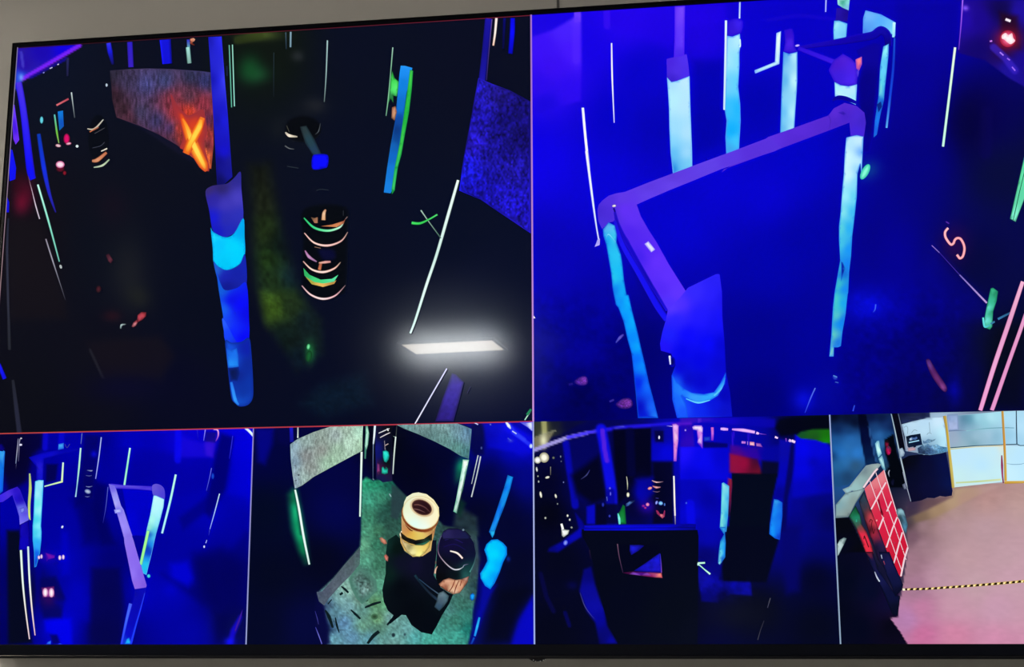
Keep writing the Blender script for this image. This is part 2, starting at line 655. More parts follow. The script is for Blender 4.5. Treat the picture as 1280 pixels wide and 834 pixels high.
glow(20, 155, 90, 26, '4a5a28', .9)
glow(0, 330, 60, 40, '1c5030', .8)
glow(185, 250, 30, 26, '2c3034', .7)
glow(260, 470, 60, 40, '26282c', .7)
glow(200, 560, 70, 110, '10141c', .8)
glow(100, 570, 50, 60, '14181e', .7)
F(0, 0, 3.972)
glow(1240, 340, 60, 70, '144a26', .85)
band([(1180, 200), (1290, 180)], 40, '303c18', .7, 40)

ob('light_strip', 'purple tube running along the left edge'); F(0, 0, 3.972)
st([(92, 408), (118, 560), (150, 834), (165, 890)], [34, 34, 40, 30], ['5036e8', '3a28f0', '1010f8', '1010f0'], ['2010b0', '1408d8'])
ob('light_strip', 'violet wedge beside the left edge')
po([(62, 520), (72, 520), (96, 695), (78, 718), (66, 690), (58, 600)], [(65, 540, '7040ff'), (85, 690, '6a30f0'), (75, 640, '4818e8')])
po([(50, 740), (62, 745), (80, 834), (76, 890), (48, 900), (45, 834)], [(60, 760, '1414f0'), (65, 880, '1010f0')])
F(0, 190, 3.972)
po([(36, 225), (46, 250), (44, 300), (32, 300)], '0d0dd8')
F(0, 0, 3.972)
ob('light_strip', 'slim blue tube leaning beside the left wall')
st([(192, 665), (218, 834), (245, 960), (277, 1055)], [20, 26, 18, 6], ['0a3ab0', '1430e0', '2424c0', '241a90'], ['101c60', '101060'])
ob('light_strip', 'paired white and mint lines on the left wall'); F(0, 190, 3.972)
st([(188, 162), (240, 340), (295, 545)], [11, 11, 7], ['c8fff0', '90e8d0', '70c0b0'], ['1c5848', '1c5848'])
st([(160, 195), (178, 268), (197, 333)], [4, 7, 7], ['c0a8b8', 'd8c8d8', 'c0b8c8'], ['302838', '302838'])
st([(140, 120), (160, 195)], [3, 4], ['583040', 'c0a8b8'])
st([(228, 432), (262, 540), (325, 735)], [8, 8, 3], ['908898', 'a0a0b0', '30303c'], ['202028', '202028'])
el(302, 570, 6, 10, 'b0b8b8', -20)
ob('wall_edge', 'pale grey edge at the lower left'); 
st([(42, 330), (36, 480), (40, 720), (44, 840)], [10, 14, 14, 14], ['1c2030', '2c2e40', '2e3040', '2a2c38'], ['12121c', '12121c'])
F(0, 370, 4)
st([(44, 120), (48, 270)], [16, 18], ['2a2c38', '24262e'], ['101018', '101018'])
st([(65, 420), (82, 560), (98, 690)], [16, 26, 30], ['22242e', '26283a', '24263a'], ['101018', '101018'])
ob('light_strip', 'short blue dash at the left edge')
st([(-6, 340), (24, 415)], [18, 22], ['1818ff', '1010e0'], ['0808a0', '0808a0'])
F(0, 0, 3.972)
ob('tyre_stack', 'small far tyre stack with pale rims')
el(490, 690, 52, 120, '070a14')
st([(434, 640), (470, 640), (514, 594)], [4, 9, 5], ['c8c0b0', 'c8b8a0', 'c0c0b8'])
st([(446, 656), (490, 632)], [5, 6], ['d07048', 'a86048'])
st([(470, 664), (520, 636)], 3, '484850')
st([(460, 735), (500, 725), (520, 706)], 3, '3c4050')
st([(503, 752), (533, 738)], [5, 7], 'e0d8c8')
st([(458, 800), (485, 795), (530, 758)], [12, 22, 14], ['c07858', 'e09870', 'b86848'], ['703820', '703820'])
st([(466, 832), (510, 822), (544, 792)], [5, 10, 6], ['a0b098', 'c8d8b8', '98b090'])
ob('signal_light', 'pink and white lights low on the left')
el(332, 690, 16, 26, 'e0106a', 0, (8, '60082c'))
el(290, 724, 14, 8, 'e8c8d0', 10, (4, '80304c'))
el(342, 714, 14, 7, 'f0b8d0', -10, (4, '802040'))
el(300, 838, 22, 18, '601028', 0, (9, '200810'))
el(300, 818, 22, 18, 'ffe0ee', 0, (9, 'b04078'))
el(384, 727, 7, 7, 'd8e8e8')
el(322, 860, 10, 12, '90182c', 0, (6, '200810'))
ob('light_strip', 'green and blue panel on the far left wall')
po([(288, 555), (314, 550), (318, 628), (296, 650)], [(300, 560, '1078d8'), (310, 620, '1050c0'), (292, 640, '1068a0')])
st([(272, 570), (284, 660), (294, 712)], [7, 9, 4], ['60c8d0', '70c040', '88a860'])
el(208, 597, 9, 18, '68d8e8', 0, (4, '205868'))
st([(282, 524), (342, 492)], 11, ['e07078', 'b84858'], ['40182c', '40182c'])
st([(356, 460), (372, 586)], [8, 4], ['d0e0e0', '586068'], ['202830', '202830'])
st([(215, 364), (222, 360)], 6, '8080d0')
st([(248, 342), (262, 336)], 5, 'c0c0e0')
st([(286, 323), (294, 319)], 5, 'd0d0e8')
ob('light_strip', 'dim violet tube beside the far doorway')
st([(338, 290), (336, 380)], [16, 12], ['282860', '1c1c40'], ['0c0e20', '0c0e20'])
ob('light_strip', 'blue tube at the top edge')
st([(540, 215), (548, 260), (562, 322)], [26, 28, 12], ['3a3af0', '1818d8', '10104c'], ['0a0a50', '0a0a40'])
ob('light_strip', 'violet tube above the plywood panel')
st([(646, 210), (652, 335)], [28, 28], ['3020c8', '3a20c0'], ['141070', '241880'])
ob('light_strip', 'bright blue tube above the plywood panel')
st([(822, 198), (832, 318)], [56, 48], ['1414d8', '1010d8'], ['0a0a70', '1818ff'])
ob('light_strip', 'white tube with an orange squiggle at the top edge')
st([(934, 236), (942, 316)], [22, 22], ['a8e8e0', '80a8a0'], ['205050', '285048'])
st([(936, 198), (938, 236)], [14, 14], ['3030c0', '60a0b0'])
st([(946, 200), (964, 198), (950, 214), (968, 226)], [10, 13, 10, 5], ['e08060', 'e0a080', '904030', '401810'])
ob('light_strip', 'single light dot beside the plywood panel')
el(531, 424, 5, 8, 'b8c8d8')

ob('plywood_panel', 'curved grey-blue plywood panel glowing red at its right end')
PL = [(548, 352), (640, 345), (740, 341), (860, 345), (1000, 355), (1060, 362), (1062, 720), (1050, 840), (1020, 834), (960, 785), (880, 722), (790, 670), (700, 628), (580, 585), (560, 500)]
po(PL, [(560, 370, '2a2638'), (640, 400, '3c3454'), (730, 420, '44447c'), (820, 400, '383c68'), (600, 540, '3a2430'), (560, 470, '301c28'), (700, 560, '403a5c'), (640, 580, '4a2838'),
        (780, 600, '35325c'), (860, 500, '7c3040'), (850, 640, '383060'), (950, 380, '2e3050'), (1020, 400, '2c3060'), (890, 560, 'a82c30'), (860, 720, '302848'), (940, 480, '583448'), (1000, 520, '883040'), (1035, 600, '5a2848'),
        (1035, 720, '702838'), (890, 640, 'b03828'), (940, 560, 'd04028'), (1010, 660, 'b83c30'), (900, 700, '903028'), (1000, 760, 'f07028')], nz=.6, nx=1.3, ny=7, step=1.3)
ob('cross_mark', 'glowing orange and yellow cross mark')
FL = [(905, 590), (925, 600), (945, 660), (985, 600), (1004, 594), (1000, 630), (968, 690), (985, 740), (1012, 790), (1030, 834), (1020, 834), (985, 800), (955, 760), (925, 745), (940, 700), (915, 640)]
po([(850, 470), (880, 520), (915, 560), (940, 575), (975, 560), (1010, 545), (1024, 600), (1030, 660), (1015, 720), (1030, 780), (1040, 850), (1010, 836), (970, 795), (925, 750), (895, 735), (910, 690), (900, 640), (880, 590), (860, 540)],
   [(860, 500, '8c3444'), (880, 540, 'a83038'), (910, 590, 'e03c24'), (940, 600, 'b83430'), (960, 620, 'e04020'), (1000, 570, '983038'), (1015, 640, 'a83434'), (1000, 690, 'b03030'), (915, 735, 'c84020'), (1000, 740, 'd04828'), (1025, 800, 'c84830'), (900, 650, '983030'), (925, 690, 'd84020'), (975, 640, 'e84818')], sm=True, edge=(26, '983038'), step=1.3)
st([(900, 566), (915, 610), (945, 680), (980, 760), (1012, 820), (1026, 852)], [8, 30, 54, 56, 48, 14], ['c83828', 'f06020', 'ff9028', 'ff9a30', 'f88028', 'd05028'], ['c83820', 'c83820'])
st([(1008, 585), (985, 640), (955, 700), (925, 765)], [26, 46, 50, 34], ['f07828', 'ff8020', 'ff8c20', 'e86820'], ['d04020', 'd04020'])
st([(908, 590), (928, 630), (950, 690), (980, 755), (1010, 815), (1020, 840)], [6, 18, 28, 30, 22, 6], ['ff7020', 'ffa830', 'ffd850', 'ffe058', 'ffc848', 'f08030'], ['ff8820', 'ff8820'])
st([(1000, 596), (992, 630), (965, 680), (940, 730), (930, 755)], [14, 28, 28, 24, 8], ['ff9830', 'ffd048', 'ffd848', 'ffb030', 'f07820'], ['ff8820', 'ff8820'])
ob('padded_pillar', 'blue pillar with a padded cyan-banded lower half')
F(0, 0, 3.972)
po([(1036, 186), (1102, 183), (1118, 400), (1135, 600), (1152, 834), (1156, 880), (1100, 930), (1080, 930), (1068, 700), (1050, 400)],
   [(1045, 200, '1616a8'), (1075, 200, '2424d8'), (1098, 200, '3030ff'), (1060, 400, '1414a8'), (1090, 400, '1c1ce0'), (1115, 400, '4a50ff'), (1085, 600, '1414a0'), (1110, 600, '1818f0'), (1133, 600, '2020c8'),
    (1090, 800, '100e80'), (1115, 760, '1410d8'), (1145, 800, '1c1c90'), (1100, 900, '0c0c58'), (1135, 870, '18189a')])
F(0, 190, 3.972)
po([(1022, 200), (1050, 172), (1085, 165), (1130, 158), (1165, 130), (1196, 100), (1200, 180), (1210, 330), (1180, 390), (1120, 425), (1062, 400), (1040, 290)],
   [(1040, 190, '3a2c70'), (1100, 180, '2c2468'), (1180, 125, '2c2890'), (1060, 230, '2c24a8'), (1120, 260, '4038b8'), (1180, 230, '4840c0'), (1060, 330, '1418d8'), (1120, 340, '2a2cb0'), (1190, 320, '2c30b8'), (1080, 400, '1418c0'), (1150, 395, '2028b8')], sm=True)
po([(1048, 380), (1062, 400), (1120, 425), (1165, 405), (1210, 330), (1216, 420), (1218, 510), (1190, 560), (1130, 588), (1085, 570), (1062, 550), (1058, 480)],
   [(1080, 450, '00c0ff'), (1160, 470, '00d8ff'), (1200, 400, '00a8f0'), (1180, 540, '00d0ff'), (1120, 570, '00c8f8'), (1062, 430, '20e0ff')], sm=True, edge=(6, '00a0e8'))
po([(1062, 545), (1085, 570), (1130, 588), (1190, 562), (1218, 510), (1226, 660), (1180, 676), (1120, 690), (1095, 660), (1078, 620)],
   [(1075, 590, '2060d0'), (1120, 620, '1820b0'), (1180, 600, '1420a8'), (1215, 570, '1424b0'), (1130, 670, '101890')], sm=True)
po([(1078, 600), (1095, 650), (1120, 688), (1180, 676), (1226, 655), (1238, 834), (1240, 900), (1230, 980), (1185, 960), (1120, 940), (1112, 834), (1090, 700)],
   [(1100, 690, '1060d8'), (1112, 780, '1868f0'), (1150, 740, '0a0ae8'), (1190, 760, '0808ff'), (1230, 800, '0808e8'), (1150, 900, '0a20ff'), (1210, 930, '0808f8'), (1118, 880, '2050f0')], sm=True)
F(0, 370, 4)
po([(1115, 110), (1190, 240), (1230, 235), (1248, 215), (1258, 300), (1266, 440), (1264, 510), (1240, 545), (1200, 553), (1180, 540), (1162, 515), (1150, 430), (1138, 330), (1128, 220)],
   [(1130, 140, '2a60ff'), (1150, 180, '1440ff'), (1170, 290, '1a78f8'), (1165, 335, '2890ff'), (1185, 350, '2080f0'), (1230, 300, '0c28b8'), (1250, 350, '0c30c0'), (1160, 380, '0c1858'), (1190, 390, '0c1c70'), (1240, 420, '1038c8'), (1175, 450, '2068e8'), (1170, 500, '3090ff'), (1200, 520, '2060e0'), (1250, 500, '1444d0'), (1220, 460, '1030b0'), (1205, 250, '0808e0'), (1240, 240, '0c10c8')], sm=True)
po([(1128, 225), (1160, 235), (1210, 230), (1248, 212), (1260, 300), (1268, 440), (1266, 510), (1242, 546), (1202, 554), (1180, 540), (1160, 515), (1148, 430), (1138, 330)], [(1150, 260, '1454e0'), (1220, 260, '0c20a8'), (1250, 260, '0c18b0'), (1170, 320, '1450d0'), (1240, 340, '0c2898'), (1200, 400, '0c2490'), (1250, 430, '0c34a8'), (1220, 480, '0c30a0'), (1240, 520, '1040b8'), (1200, 540, '1450c8')], sm=True, edge=(14, '0c2c98'))
po([(1134, 262), (1160, 272), (1186, 262), (1194, 300), (1196, 355), (1170, 362), (1142, 360), (1136, 310)], [(1150, 285, '1868e8'), (1175, 300, '1c74f0'), (1160, 345, '2490f8'), (1185, 350, '1c84f0')], edge=(8, '1450d0'))
po([(1142, 362), (1196, 356), (1204, 390), (1190, 428), (1152, 426)], [(1160, 380, '0a1648'), (1185, 390, '0a1a60'), (1165, 415, '0a1a58')], edge=(14, '0c2890'))
st([(1158, 432), (1166, 470), (1178, 520), (1196, 546)], [14, 20, 22, 10], ['2070e8', '2c88f8', '3098ff', '2070e0'], ['1040b8', '0c34a8'])
ob('light_strip', 'paired mint lines right of the pillar'); F(0, 0, 3.972)
st([(1140, 226), (1152, 535)], 6, ['70c0a8', '60b8a0'], ['184838', '184838'])
st([(1156, 224), (1166, 530)], 6, ['a0e8d0', 'a0f0e0'], ['184838', '184838'])
ob('light_strip', 'thin grey line right of the mint pair')
st([(1128, 330), (1130, 380)], 8, '18203a')
F(320, 0, 3.5556)
ob('light_strip', 'short pale line at the top edge')
st([(134, 146), (136, 220)], 4, ['486070', '203040'])
st([(156, 144), (155, 212)], 9, ['88a8b8', '7898a8'], ['203848', '203848'])
ob('light_strip', 'thin dim line left of the far tyre ring')
st([(81, 235), (80, 430)], 3, ['283840', '182028'])
ob('light_strip', 'thin white line above the far tyre ring')
st([(319, 182), (313, 340), (305, 455)], [6, 5, 4], ['a8c8c8', '90b0b0', '586868'])
ob('tyre', 'dark tyre ring with one shining edge')
el(210, 575, 84, 62, '06080e', 0, (12, '0b0f1a'))
st([(132, 590), (150, 605), (186, 610)], [5, 13, 5], ['b0a898', 'fff0d8', 'a09888'])
st([(138, 560), (150, 590)], 3, '484840')
st([(288, 550), (280, 585), (265, 600)], [3, 4, 3], ['303438', '505860', '282c30'])
st([(130, 650), (150, 662), (172, 665)], [6, 4, 3], ['505458', '686c70', '404448'])
F(320, 190, 3.5556)
st([(140, 66), (190, 74)], 4, '283038')
st([(270, 174), (290, 168), (325, 172)], 3, '283038')
F(320, 0, 3.5556)
ob('lamp_beam', 'dim teal beam ending in a blue ball')
po([(196, 565), (226, 560), (262, 620), (295, 690), (260, 700), (220, 640)], [(210, 575, '2a3a3e'), (270, 680, '223c58'), (240, 630, '24404c')], edge=(8, '141c24'))
po([(252, 700), (268, 688), (318, 690), (324, 720), (318, 745), (305, 750), (270, 757), (250, 748)], '0a0aff', sm=True, edge=(6, '0606b0'))
F(320, 190, 3.5556)
ob('tyre_stack', 'tall tyre stack with green, orange and pink rims')
po([(212, 250), (400, 240), (412, 360), (405, 600), (380, 640), (310, 662), (235, 640), (202, 590), (205, 400)], '04070f', sm=True, edge=(14, '070c1e'))
po([(270, 430), (350, 430), (360, 480), (300, 490)], '080a30', sm=True, edge=(18, '04070f'))
st([(215, 295), (260, 338), (320, 352), (372, 338), (392, 315)], [6, 12, 12, 10, 4], ['30c070', '40d888', '80f0b0', 'c8ffe0', '909888'], ['0c3820', '0c3820'])
po([(290, 332), (340, 325), (392, 308), (400, 298), (392, 320), (360, 336)], [(300, 332, 'b06840'), (370, 325, 'd88858'), (395, 305, '905040')])
st([(400, 300), (408, 290)], 4, '806868')
st([(302, 305), (304, 275), (312, 258)], [20, 16, 8], ['e0a878', 'f0c8a0', 'b88060'], ['784028', '784028'])
po([(246, 292), (262, 296), (276, 292), (276, 318), (262, 318), (252, 302)], [(250, 295, '604838'), (270, 310, 'b07858')])
st([(390, 262), (390, 285)], 3, '2c3038')
st([(217, 362), (260, 405), (320, 418), (380, 398), (410, 358)], [5, 9, 11, 8, 4], ['e0b0a8', 'ffd8cc', 'ffd0c8', 'e8b8b0', '907870'], ['5c2828', '5c2828'])
st([(262, 424), (290, 430)], 3, '806050')
st([(220, 440), (238, 468), (272, 490)], [5, 15, 6], ['a870a0', 'c890c0', '906890'], ['402848', '402848'])
st([(282, 496), (310, 492), (334, 490)], [8, 13, 9], ['d8a890', 'e8a8a0', 'c88888'], ['603028', '603028'])
st([(290, 498), (284, 526)], [14, 16], ['b06048', 'd07850'], ['502418', '502418'])
st([(212, 488), (250, 524), (300, 536), (350, 520), (378, 492)], [5, 9, 12, 9, 4], ['d0a098', 'ffe0d0', 'ffe0d8', 'ffc8b8', '908070'], ['603020', '603020'])
po([(213, 518), (240, 548), (290, 570), (340, 566), (368, 548), (350, 578), (300, 588), (250, 580), (218, 552)], [(220, 535, '30b060'), (280, 575, '48d880'), (345, 572, '58e0a0')])
po([(222, 556), (260, 580), (300, 587), (345, 580), (360, 572), (350, 588), (300, 602), (250, 590)], [(240, 575, 'a8a040'), (290, 595, 'f0b860'), (345, 585, 'c09048')])
st([(206, 596), (245, 636), (300, 655), (355, 640), (400, 594)], [5, 9, 11, 8, 3], ['b89098', 'ffd8d8', 'ffe8e8', 'f0b8c0', '706068'], ['5c2830', '5c2830'])
F(320, 0, 3.5556)
ob('padded_pillar', 'tilted blue pad with a green side')
po([(645, 295), (665, 296), (697, 305), (690, 330), (670, 420), (655, 540), (638, 660), (625, 747), (606, 850), (600, 862), (570, 858), (585, 747), (600, 650), (620, 540), (640, 330)],
   [(660, 310, '1488f0'), (655, 380, '1080e0'), (645, 480, '1070d0'), (640, 540, '1048a0'), (625, 580, '0c3880'), (632, 620, '0c4490'), (612, 650, '1464b8'), (610, 700, '1068c8'), (605, 760, '1478d8'), (585, 840, '1880e0'), (660, 300, '30a0ff')])
po([(686, 312), (700, 318), (694, 400), (682, 500), (662, 610), (648, 690), (632, 747), (618, 850), (606, 866), (604, 845), (618, 747), (640, 640), (656, 530), (672, 420)],
   [(692, 330, '48d850'), (680, 430, '30c040'), (670, 520, '28b840'), (650, 640, '40d050'), (625, 760, '38c868'), (608, 850, '48d878')], edge=(6, '189040'))
ob('foliage_mark', 'green leaf-shaped patch beside the blue pad')
po([(607, 318), (618, 350), (637, 366), (634, 400), (628, 432), (612, 428), (612, 460), (600, 440), (590, 462), (596, 400), (600, 350)], [(612, 340, '40d850'), (625, 400, '58f070'), (600, 440, '2c8048')], edge=(5, '1c7030'))
po([(606, 480), (622, 474), (628, 500), (618, 540), (604, 528)], [(612, 490, 'd89878'), (618, 520, 'e0a880'), (612, 535, '704028')], edge=(5, '603828'))
st([(610, 214), (600, 330), (590, 440), (580, 518)], [6, 5, 6, 5], ['a8d0c0', '80c098', '88d0a0', '70a088'], ['18402c', '18402c'])
ob('light_strip', 'dark violet tube at the upper right')
st([(1036, 86), (1022, 220), (1006, 362)], [34, 30, 32], ['1c14a8', '14108c', '1c16a8'], ['0a0a50', '100c70'])
st([(1050, 90), (1036, 240), (1026, 360)], 4, ['604898', '403078', '2c2060'])
ob('light_strip', 'short white tube at the upper right')
st([(1070, 84), (1064, 150), (1056, 206)], [13, 11, 9], ['fff0e8', 'fff8f0', 'ffd0b8'], ['603030', '603040'])
ob('light_strip', 'blue tube beside the short white tube')
st([(1142, 84), (1140, 150), (1132, 242)], [22, 24, 20], ['0808d8', '0a0aff', '0808b0'], ['040478', '040478'])
st([(1106, 84), (1100, 220)], [14, 10], ['08086c', '080840'], ['060a28', '060a28'])
ob('plywood_panel', 'dark blue speckled plywood panel at the right edge')
po([(990, 350), (1050, 376), (1130, 405), (1222, 455), (1222, 1040), (1050, 925), (1000, 890), (905, 850), (925, 700), (958, 520)],
   [(1000, 380, '241cc0'), (1080, 420, '1c1478'), (1200, 480, '140e68'), (1000, 520, '1c14a0'), (1100, 560, '140e70'), (1190, 620, '120c60'), (960, 640, '2418b8'), (1050, 700, '18128c'), (1150, 760, '1c1498'), (940, 760, '1818d0'), (1020, 840, '1610a0'), (1120, 900, '1c14b8'), (1200, 950, '1810a0'), (1200, 1010, '2016b0')], nz=.95, nx=1.5, ny=3.6, step=1.5)
ob('light_strip', 'long white tube leaning across the right side'); F(320, 190, 3.5556)
st([(900, 128), (858, 275), (806, 455), (760, 592), (712, 744), (688, 808)], [13, 15, 14, 14, 12, 10], ['f0fff8', 'e8fff8', 'd0f0e8', 'e8fff8', 'd8fff0', 'd8f8f8'], ['304048', '304048'], em=.6)
F(320, 370, 3.5556)
ob('light_strip', 'thin white tube at the lower right')
st([(850, 325), (780, 446), (709, 570)], [7, 7, 7], ['d0d0ff', 'e0e0ff', 'f0f0ff'], ['282860', '282860'])
ob('pad', 'dark violet patch at the lower right')
po([(872, 345), (890, 350), (926, 385), (905, 470), (880, 560), (798, 560), (830, 460)], [(878, 355, '30208c'), (900, 400, '3820a0'), (860, 450, '34209c'), (840, 540, '2a1880'), (880, 520, '2c1c88')], edge=(10, '181048'), nz=.2)
st([(940, 435), (955, 405)], 3, '282050')
ob('light_strip', 'green and white lines in the lower right corner')
st([(1196, 553), (1224, 510)], 6, ['b0e8d0', 'd0f0e0'], ['186048', '186048'])
st([(1205, 530), (1224, 505)], 12, '20885c', ['083020', '083020'])
F(320, 190, 3.5556)
ob('floor_cross', 'green cross painted on the floor')
st([(735, 262), (768, 310), (824, 386)], [6, 4, 4], ['a8c8b8', '90b0a0', '406858'])
st([(694, 318), (730, 320), (768, 304), (808, 281)], [14, 12, 8, 8], ['48e868', '38d058', '40d060', '58e078'], ['0c5020', '0c5020'])
ob('paint_splash', 'red paint splash on the floor'); F(0, 370, 4)
po([(662, 156), (670, 136), (690, 120), (692, 98), (712, 82), (736, 84), (734, 104), (716, 122), (694, 134), (684, 152), (670, 160)], [(672, 145, 'f0a0a8'), (690, 128, 'a83848'), (712, 100, 'c84858'), (728, 90, '983038')], edge=(7, '501820'))
st([(608, 166), (612, 148), (634, 144)], [5, 9, 4], ['68787c', 'b0c8c8', '586064'])
F(0, 190, 3.972)
ob('paint_splash', 'small dim red spots on the floor')
po([(530, 515), (545, 508), (555, 522), (566, 540), (555, 557), (542, 545)], [(540, 520, '582838'), (555, 545, '804050')], edge=(8, '301420'))
el(494, 684, 14, 18, '501c28', 10, (12, '180c14'))
ob('floor_light', 'small green glint on the floor'); F(320, 370, 3.5556)
el(236, 228, 8, 13, '80f0a8', 10, (6, '208048'))
el(238, 270, 14, 26, '186030', 10, (12, '123820'))
end_feed(2.0)

# ---- upper right view
begin_feed('camera_view', 'upper right camera view: blue-lit padded bench frame over the maze floor', 8, 16, 0, 6,
           [(690, 100, '2c08f0'), (680, 200, '0a00e8'), (690, 330, '0400b8'), (690, 480, '000078'), (740, 60, '1400e8'), (760, 220, '0400d8'), (770, 150, '0200c8'),
            (800, 90, '0400cc'), (820, 160, '0200b8'), (780, 30, '2404f0'), (880, 50, '1c00e0'), (890, 100, '0200cc'), (885, 170, '0000b8'), (950, 50, '0600d0'), (950, 130, '0000b0'),
            (1010, 30, '0600c8'), (1020, 110, '0200c0'), (1150, 30, '0600b8'), (1140, 100, '040098'), (1150, 200, '020080'), (1220, 150, '04004a'), (1250, 220, '060a3a'), (1330, 200, '060a30'),
            (900, 230, '0400d4'), (850, 280, '0200d0'), (960, 240, '0400d4'), (960, 330, '0000b0'), (1010, 300, '0000a8'), (1000, 200, '0000c8'), (950, 420, '000090'), (960, 500, '00007a'),
            (1100, 300, '020088'), (1120, 380, '0200a0'), (1160, 420, '02006c'), (1220, 330, '04063c'), (1250, 430, '060a28'), (1320, 420, '060a20'), (1130, 500, '02005c'), (1080, 480, '020084'), (1200, 500, '040440'),
            (720, 430, '000090'), (720, 500, '000050'), (790, 440, '00006c'), (1010, 480, '000098'), (1020, 420, '00009c')])
F(660, 0, 3.972)
area([(16, 185), (120, 150), (262, 70), (266, 300), (262, 500), (120, 540), (16, 580)], [(60, 230, '3c10f8'), (200, 150, '4a20ff'), (240, 90, '5a30ff'), (235, 250, '4818ff'), (120, 330, '3a0cf4'), (60, 420, '2c08ec'), (200, 450, '2c08f0'), (90, 520, '1804e0')], 22, .95)
band([(246, 66), (244, 96)], 36, '7040ff', .9, 8)
band([(240, 100), (240, 300)], 40, '5428ff', .5, 30)
area([(380, 40), (980, 10), (985, 110), (800, 140), (700, 240), (400, 130)], '2000e8', 60, .6)
band([(392, 50), (392, 130)], 30, '3a10f0', .7, 20)
area([(820, 300), (970, 300), (970, 700), (830, 760)], '0000a0', 60, .5)
F(960, 0, 3.972)
band([(0, 100), (150, 75), (330, 95)], 18, '1404c8', .7, 18)
area([(640, 0), (940, 0), (930, 260), (860, 700), (600, 700)], '04008e', 80, .4)
area([(960, 0), (1290, 0), (1290, 440), (1200, 390), (1080, 300), (945, 262)], [(980, 100, '2408a8'), (1050, 100, '1c068c'), (1050, 250, '12046c'), (1160, 50, '10064c'), (1250, 60, '2010a0'), (1270, 300, '1a0a90'), (1200, 340, '1c10a0'), (1170, 250, '240840'), (1240, 200, '1c0854')], 10, .95)
area([(1150, 60), (1240, 80), (1250, 240), (1160, 240)], '260618', 40, .8)
glow(1190, 195, 60, 50, 'b01838', .95)
glow(980, 40, 16, 14, '8858ff')
band([(1120, 235), (1180, 290), (1225, 350)], 36, '3c24c8', .7, 26)
band([(1085, 560), (1080, 760)], 60, '0a0458', .6, 50)
glow(1000, 640, 100, 200, '02022c', .5)
F(960, 190, 3.972)
glow(480, 760, 120, 80, '0408e0', .7)
glow(640, 500, 120, 160, '04009c', .5)
glow(500, 90, 60, 50, '0a4890', .7, -30)
glow(930, 455, 75, 95, '380848', .55)
area([(810, 470), (1090, 750), (1080, 830), (850, 830), (760, 600)], '0400a8', 100, .35)
F(960, 370, 4)
glow(490, 40, 90, 60, '0408d8', .6)
glow(180, 520, 60, 60, '0810f0', .7)
glow(300, 480, 90, 120, '0408a8', .5)
glow(930, 470, 40, 80, '0404b0', .7)
area([(1130, 150), (1280, 130), (1280, 570), (1050, 570)], '050818', 100, .75)
grain([(380, 0), (1000, 0), (1000, 560), (380, 560)], .2, 7, 7, 200)
F(660, 370, 4)
grain([(30, 0), (480, 0), (560, 600), (30, 600)], .2, 8, 8, 120)
glow(100, 230, 90, 40, '0c0c90', .6)
glow(260, 300, 200, 60, '04009c', .5)
glow(400, 50, 150, 200, '0200b0', .4)
# shade under the bench frame
F(660, 190, 3.972)
area([(430, 280), (520, 290), (690, 560), (780, 690), (680, 834), (600, 834), (560, 700), (480, 480)], '04008c', 30, .7)

ob('light_strip', 'thin white tube nearest the left edge of the view'); F(660, 0, 3.972)
st([(272, 535), (285, 680), (302, 840)], [14, 14, 15], ['f0f8ff', 'ffffff', 'f0f8ff'], ['5050ff', '5050ff'], em=.65)
F(660, 190, 3.972)
st([(290, -5), (318, 215), (338, 360), (352, 440)], [15, 12, 8, 8], ['f8faff', 'e8f4ff', 'd8e8ff', 'd0d8ff'], ['4848f0', '4848f0'], em=.6)
po([(345, 436), (357, 430), (356, 462), (330, 472), (338, 455)], 'b0a8f8')
ob('light_strip', 'short thin white tube behind the first one'); F(660, 0, 3.972)
st([(415, 214), (418, 380), (428, 610)], [8, 9, 5], ['f0f0ff', 'ffffff', 'd0d8ff'], ['4040f0', '4040f0'], em=.6)
ob('padded_post', 'violet post with a wide pale blue pad')
po([(728, 30), (780, 28), (778, 150), (776, 275), (724, 290), (728, 160)], [(735, 40, '6a38ff'), (770, 40, '7a4cff'), (740, 200, '5a30ff'), (770, 200, '6840ff'), (750, 270, '4a28f0')], edge=(10, '4a1cf4'))
po([(688, 293), (725, 284), (760, 280), (788, 268), (796, 320), (802, 382), (740, 404), (712, 408), (690, 385)], [(700, 310, '4a24e0'), (780, 300, '5030f0'), (740, 350, '5030e8'), (715, 395, '3c20d0'), (790, 370, '4a2cf0')])
po([(690, 384), (712, 408), (740, 402), (802, 378), (806, 520), (815, 760), (816, 828), (720, 866), (708, 760), (702, 640), (700, 540), (694, 440)],
   [(700, 400, 'a8e0ff'), (790, 400, 'c0ecff'), (720, 500, 'b8f0ff'), (780, 520, 'b8e8ff'), (720, 640, 'a0e0ff'), (790, 660, 'b0e4ff'), (720, 760, '60c0f8'), (790, 760, 'a0dcff'), (725, 840, '1880e0'), (760, 830, '70c8f8'), (805, 815, '78d0f8'), (712, 700, '88d8ff')], edge=(7, '68b0ff'))
ob('padded_post', 'post with a torn-edged cyan pad and white tube')
po([(990, 110), (1030, 90), (1068, 105), (1065, 150), (1050, 172), (1015, 182), (988, 178)], [(1000, 130, '3014d8'), (1050, 120, '3c20f0'), (1020, 165, '3418d8')], sm=True, edge=(14, '1804d8'))
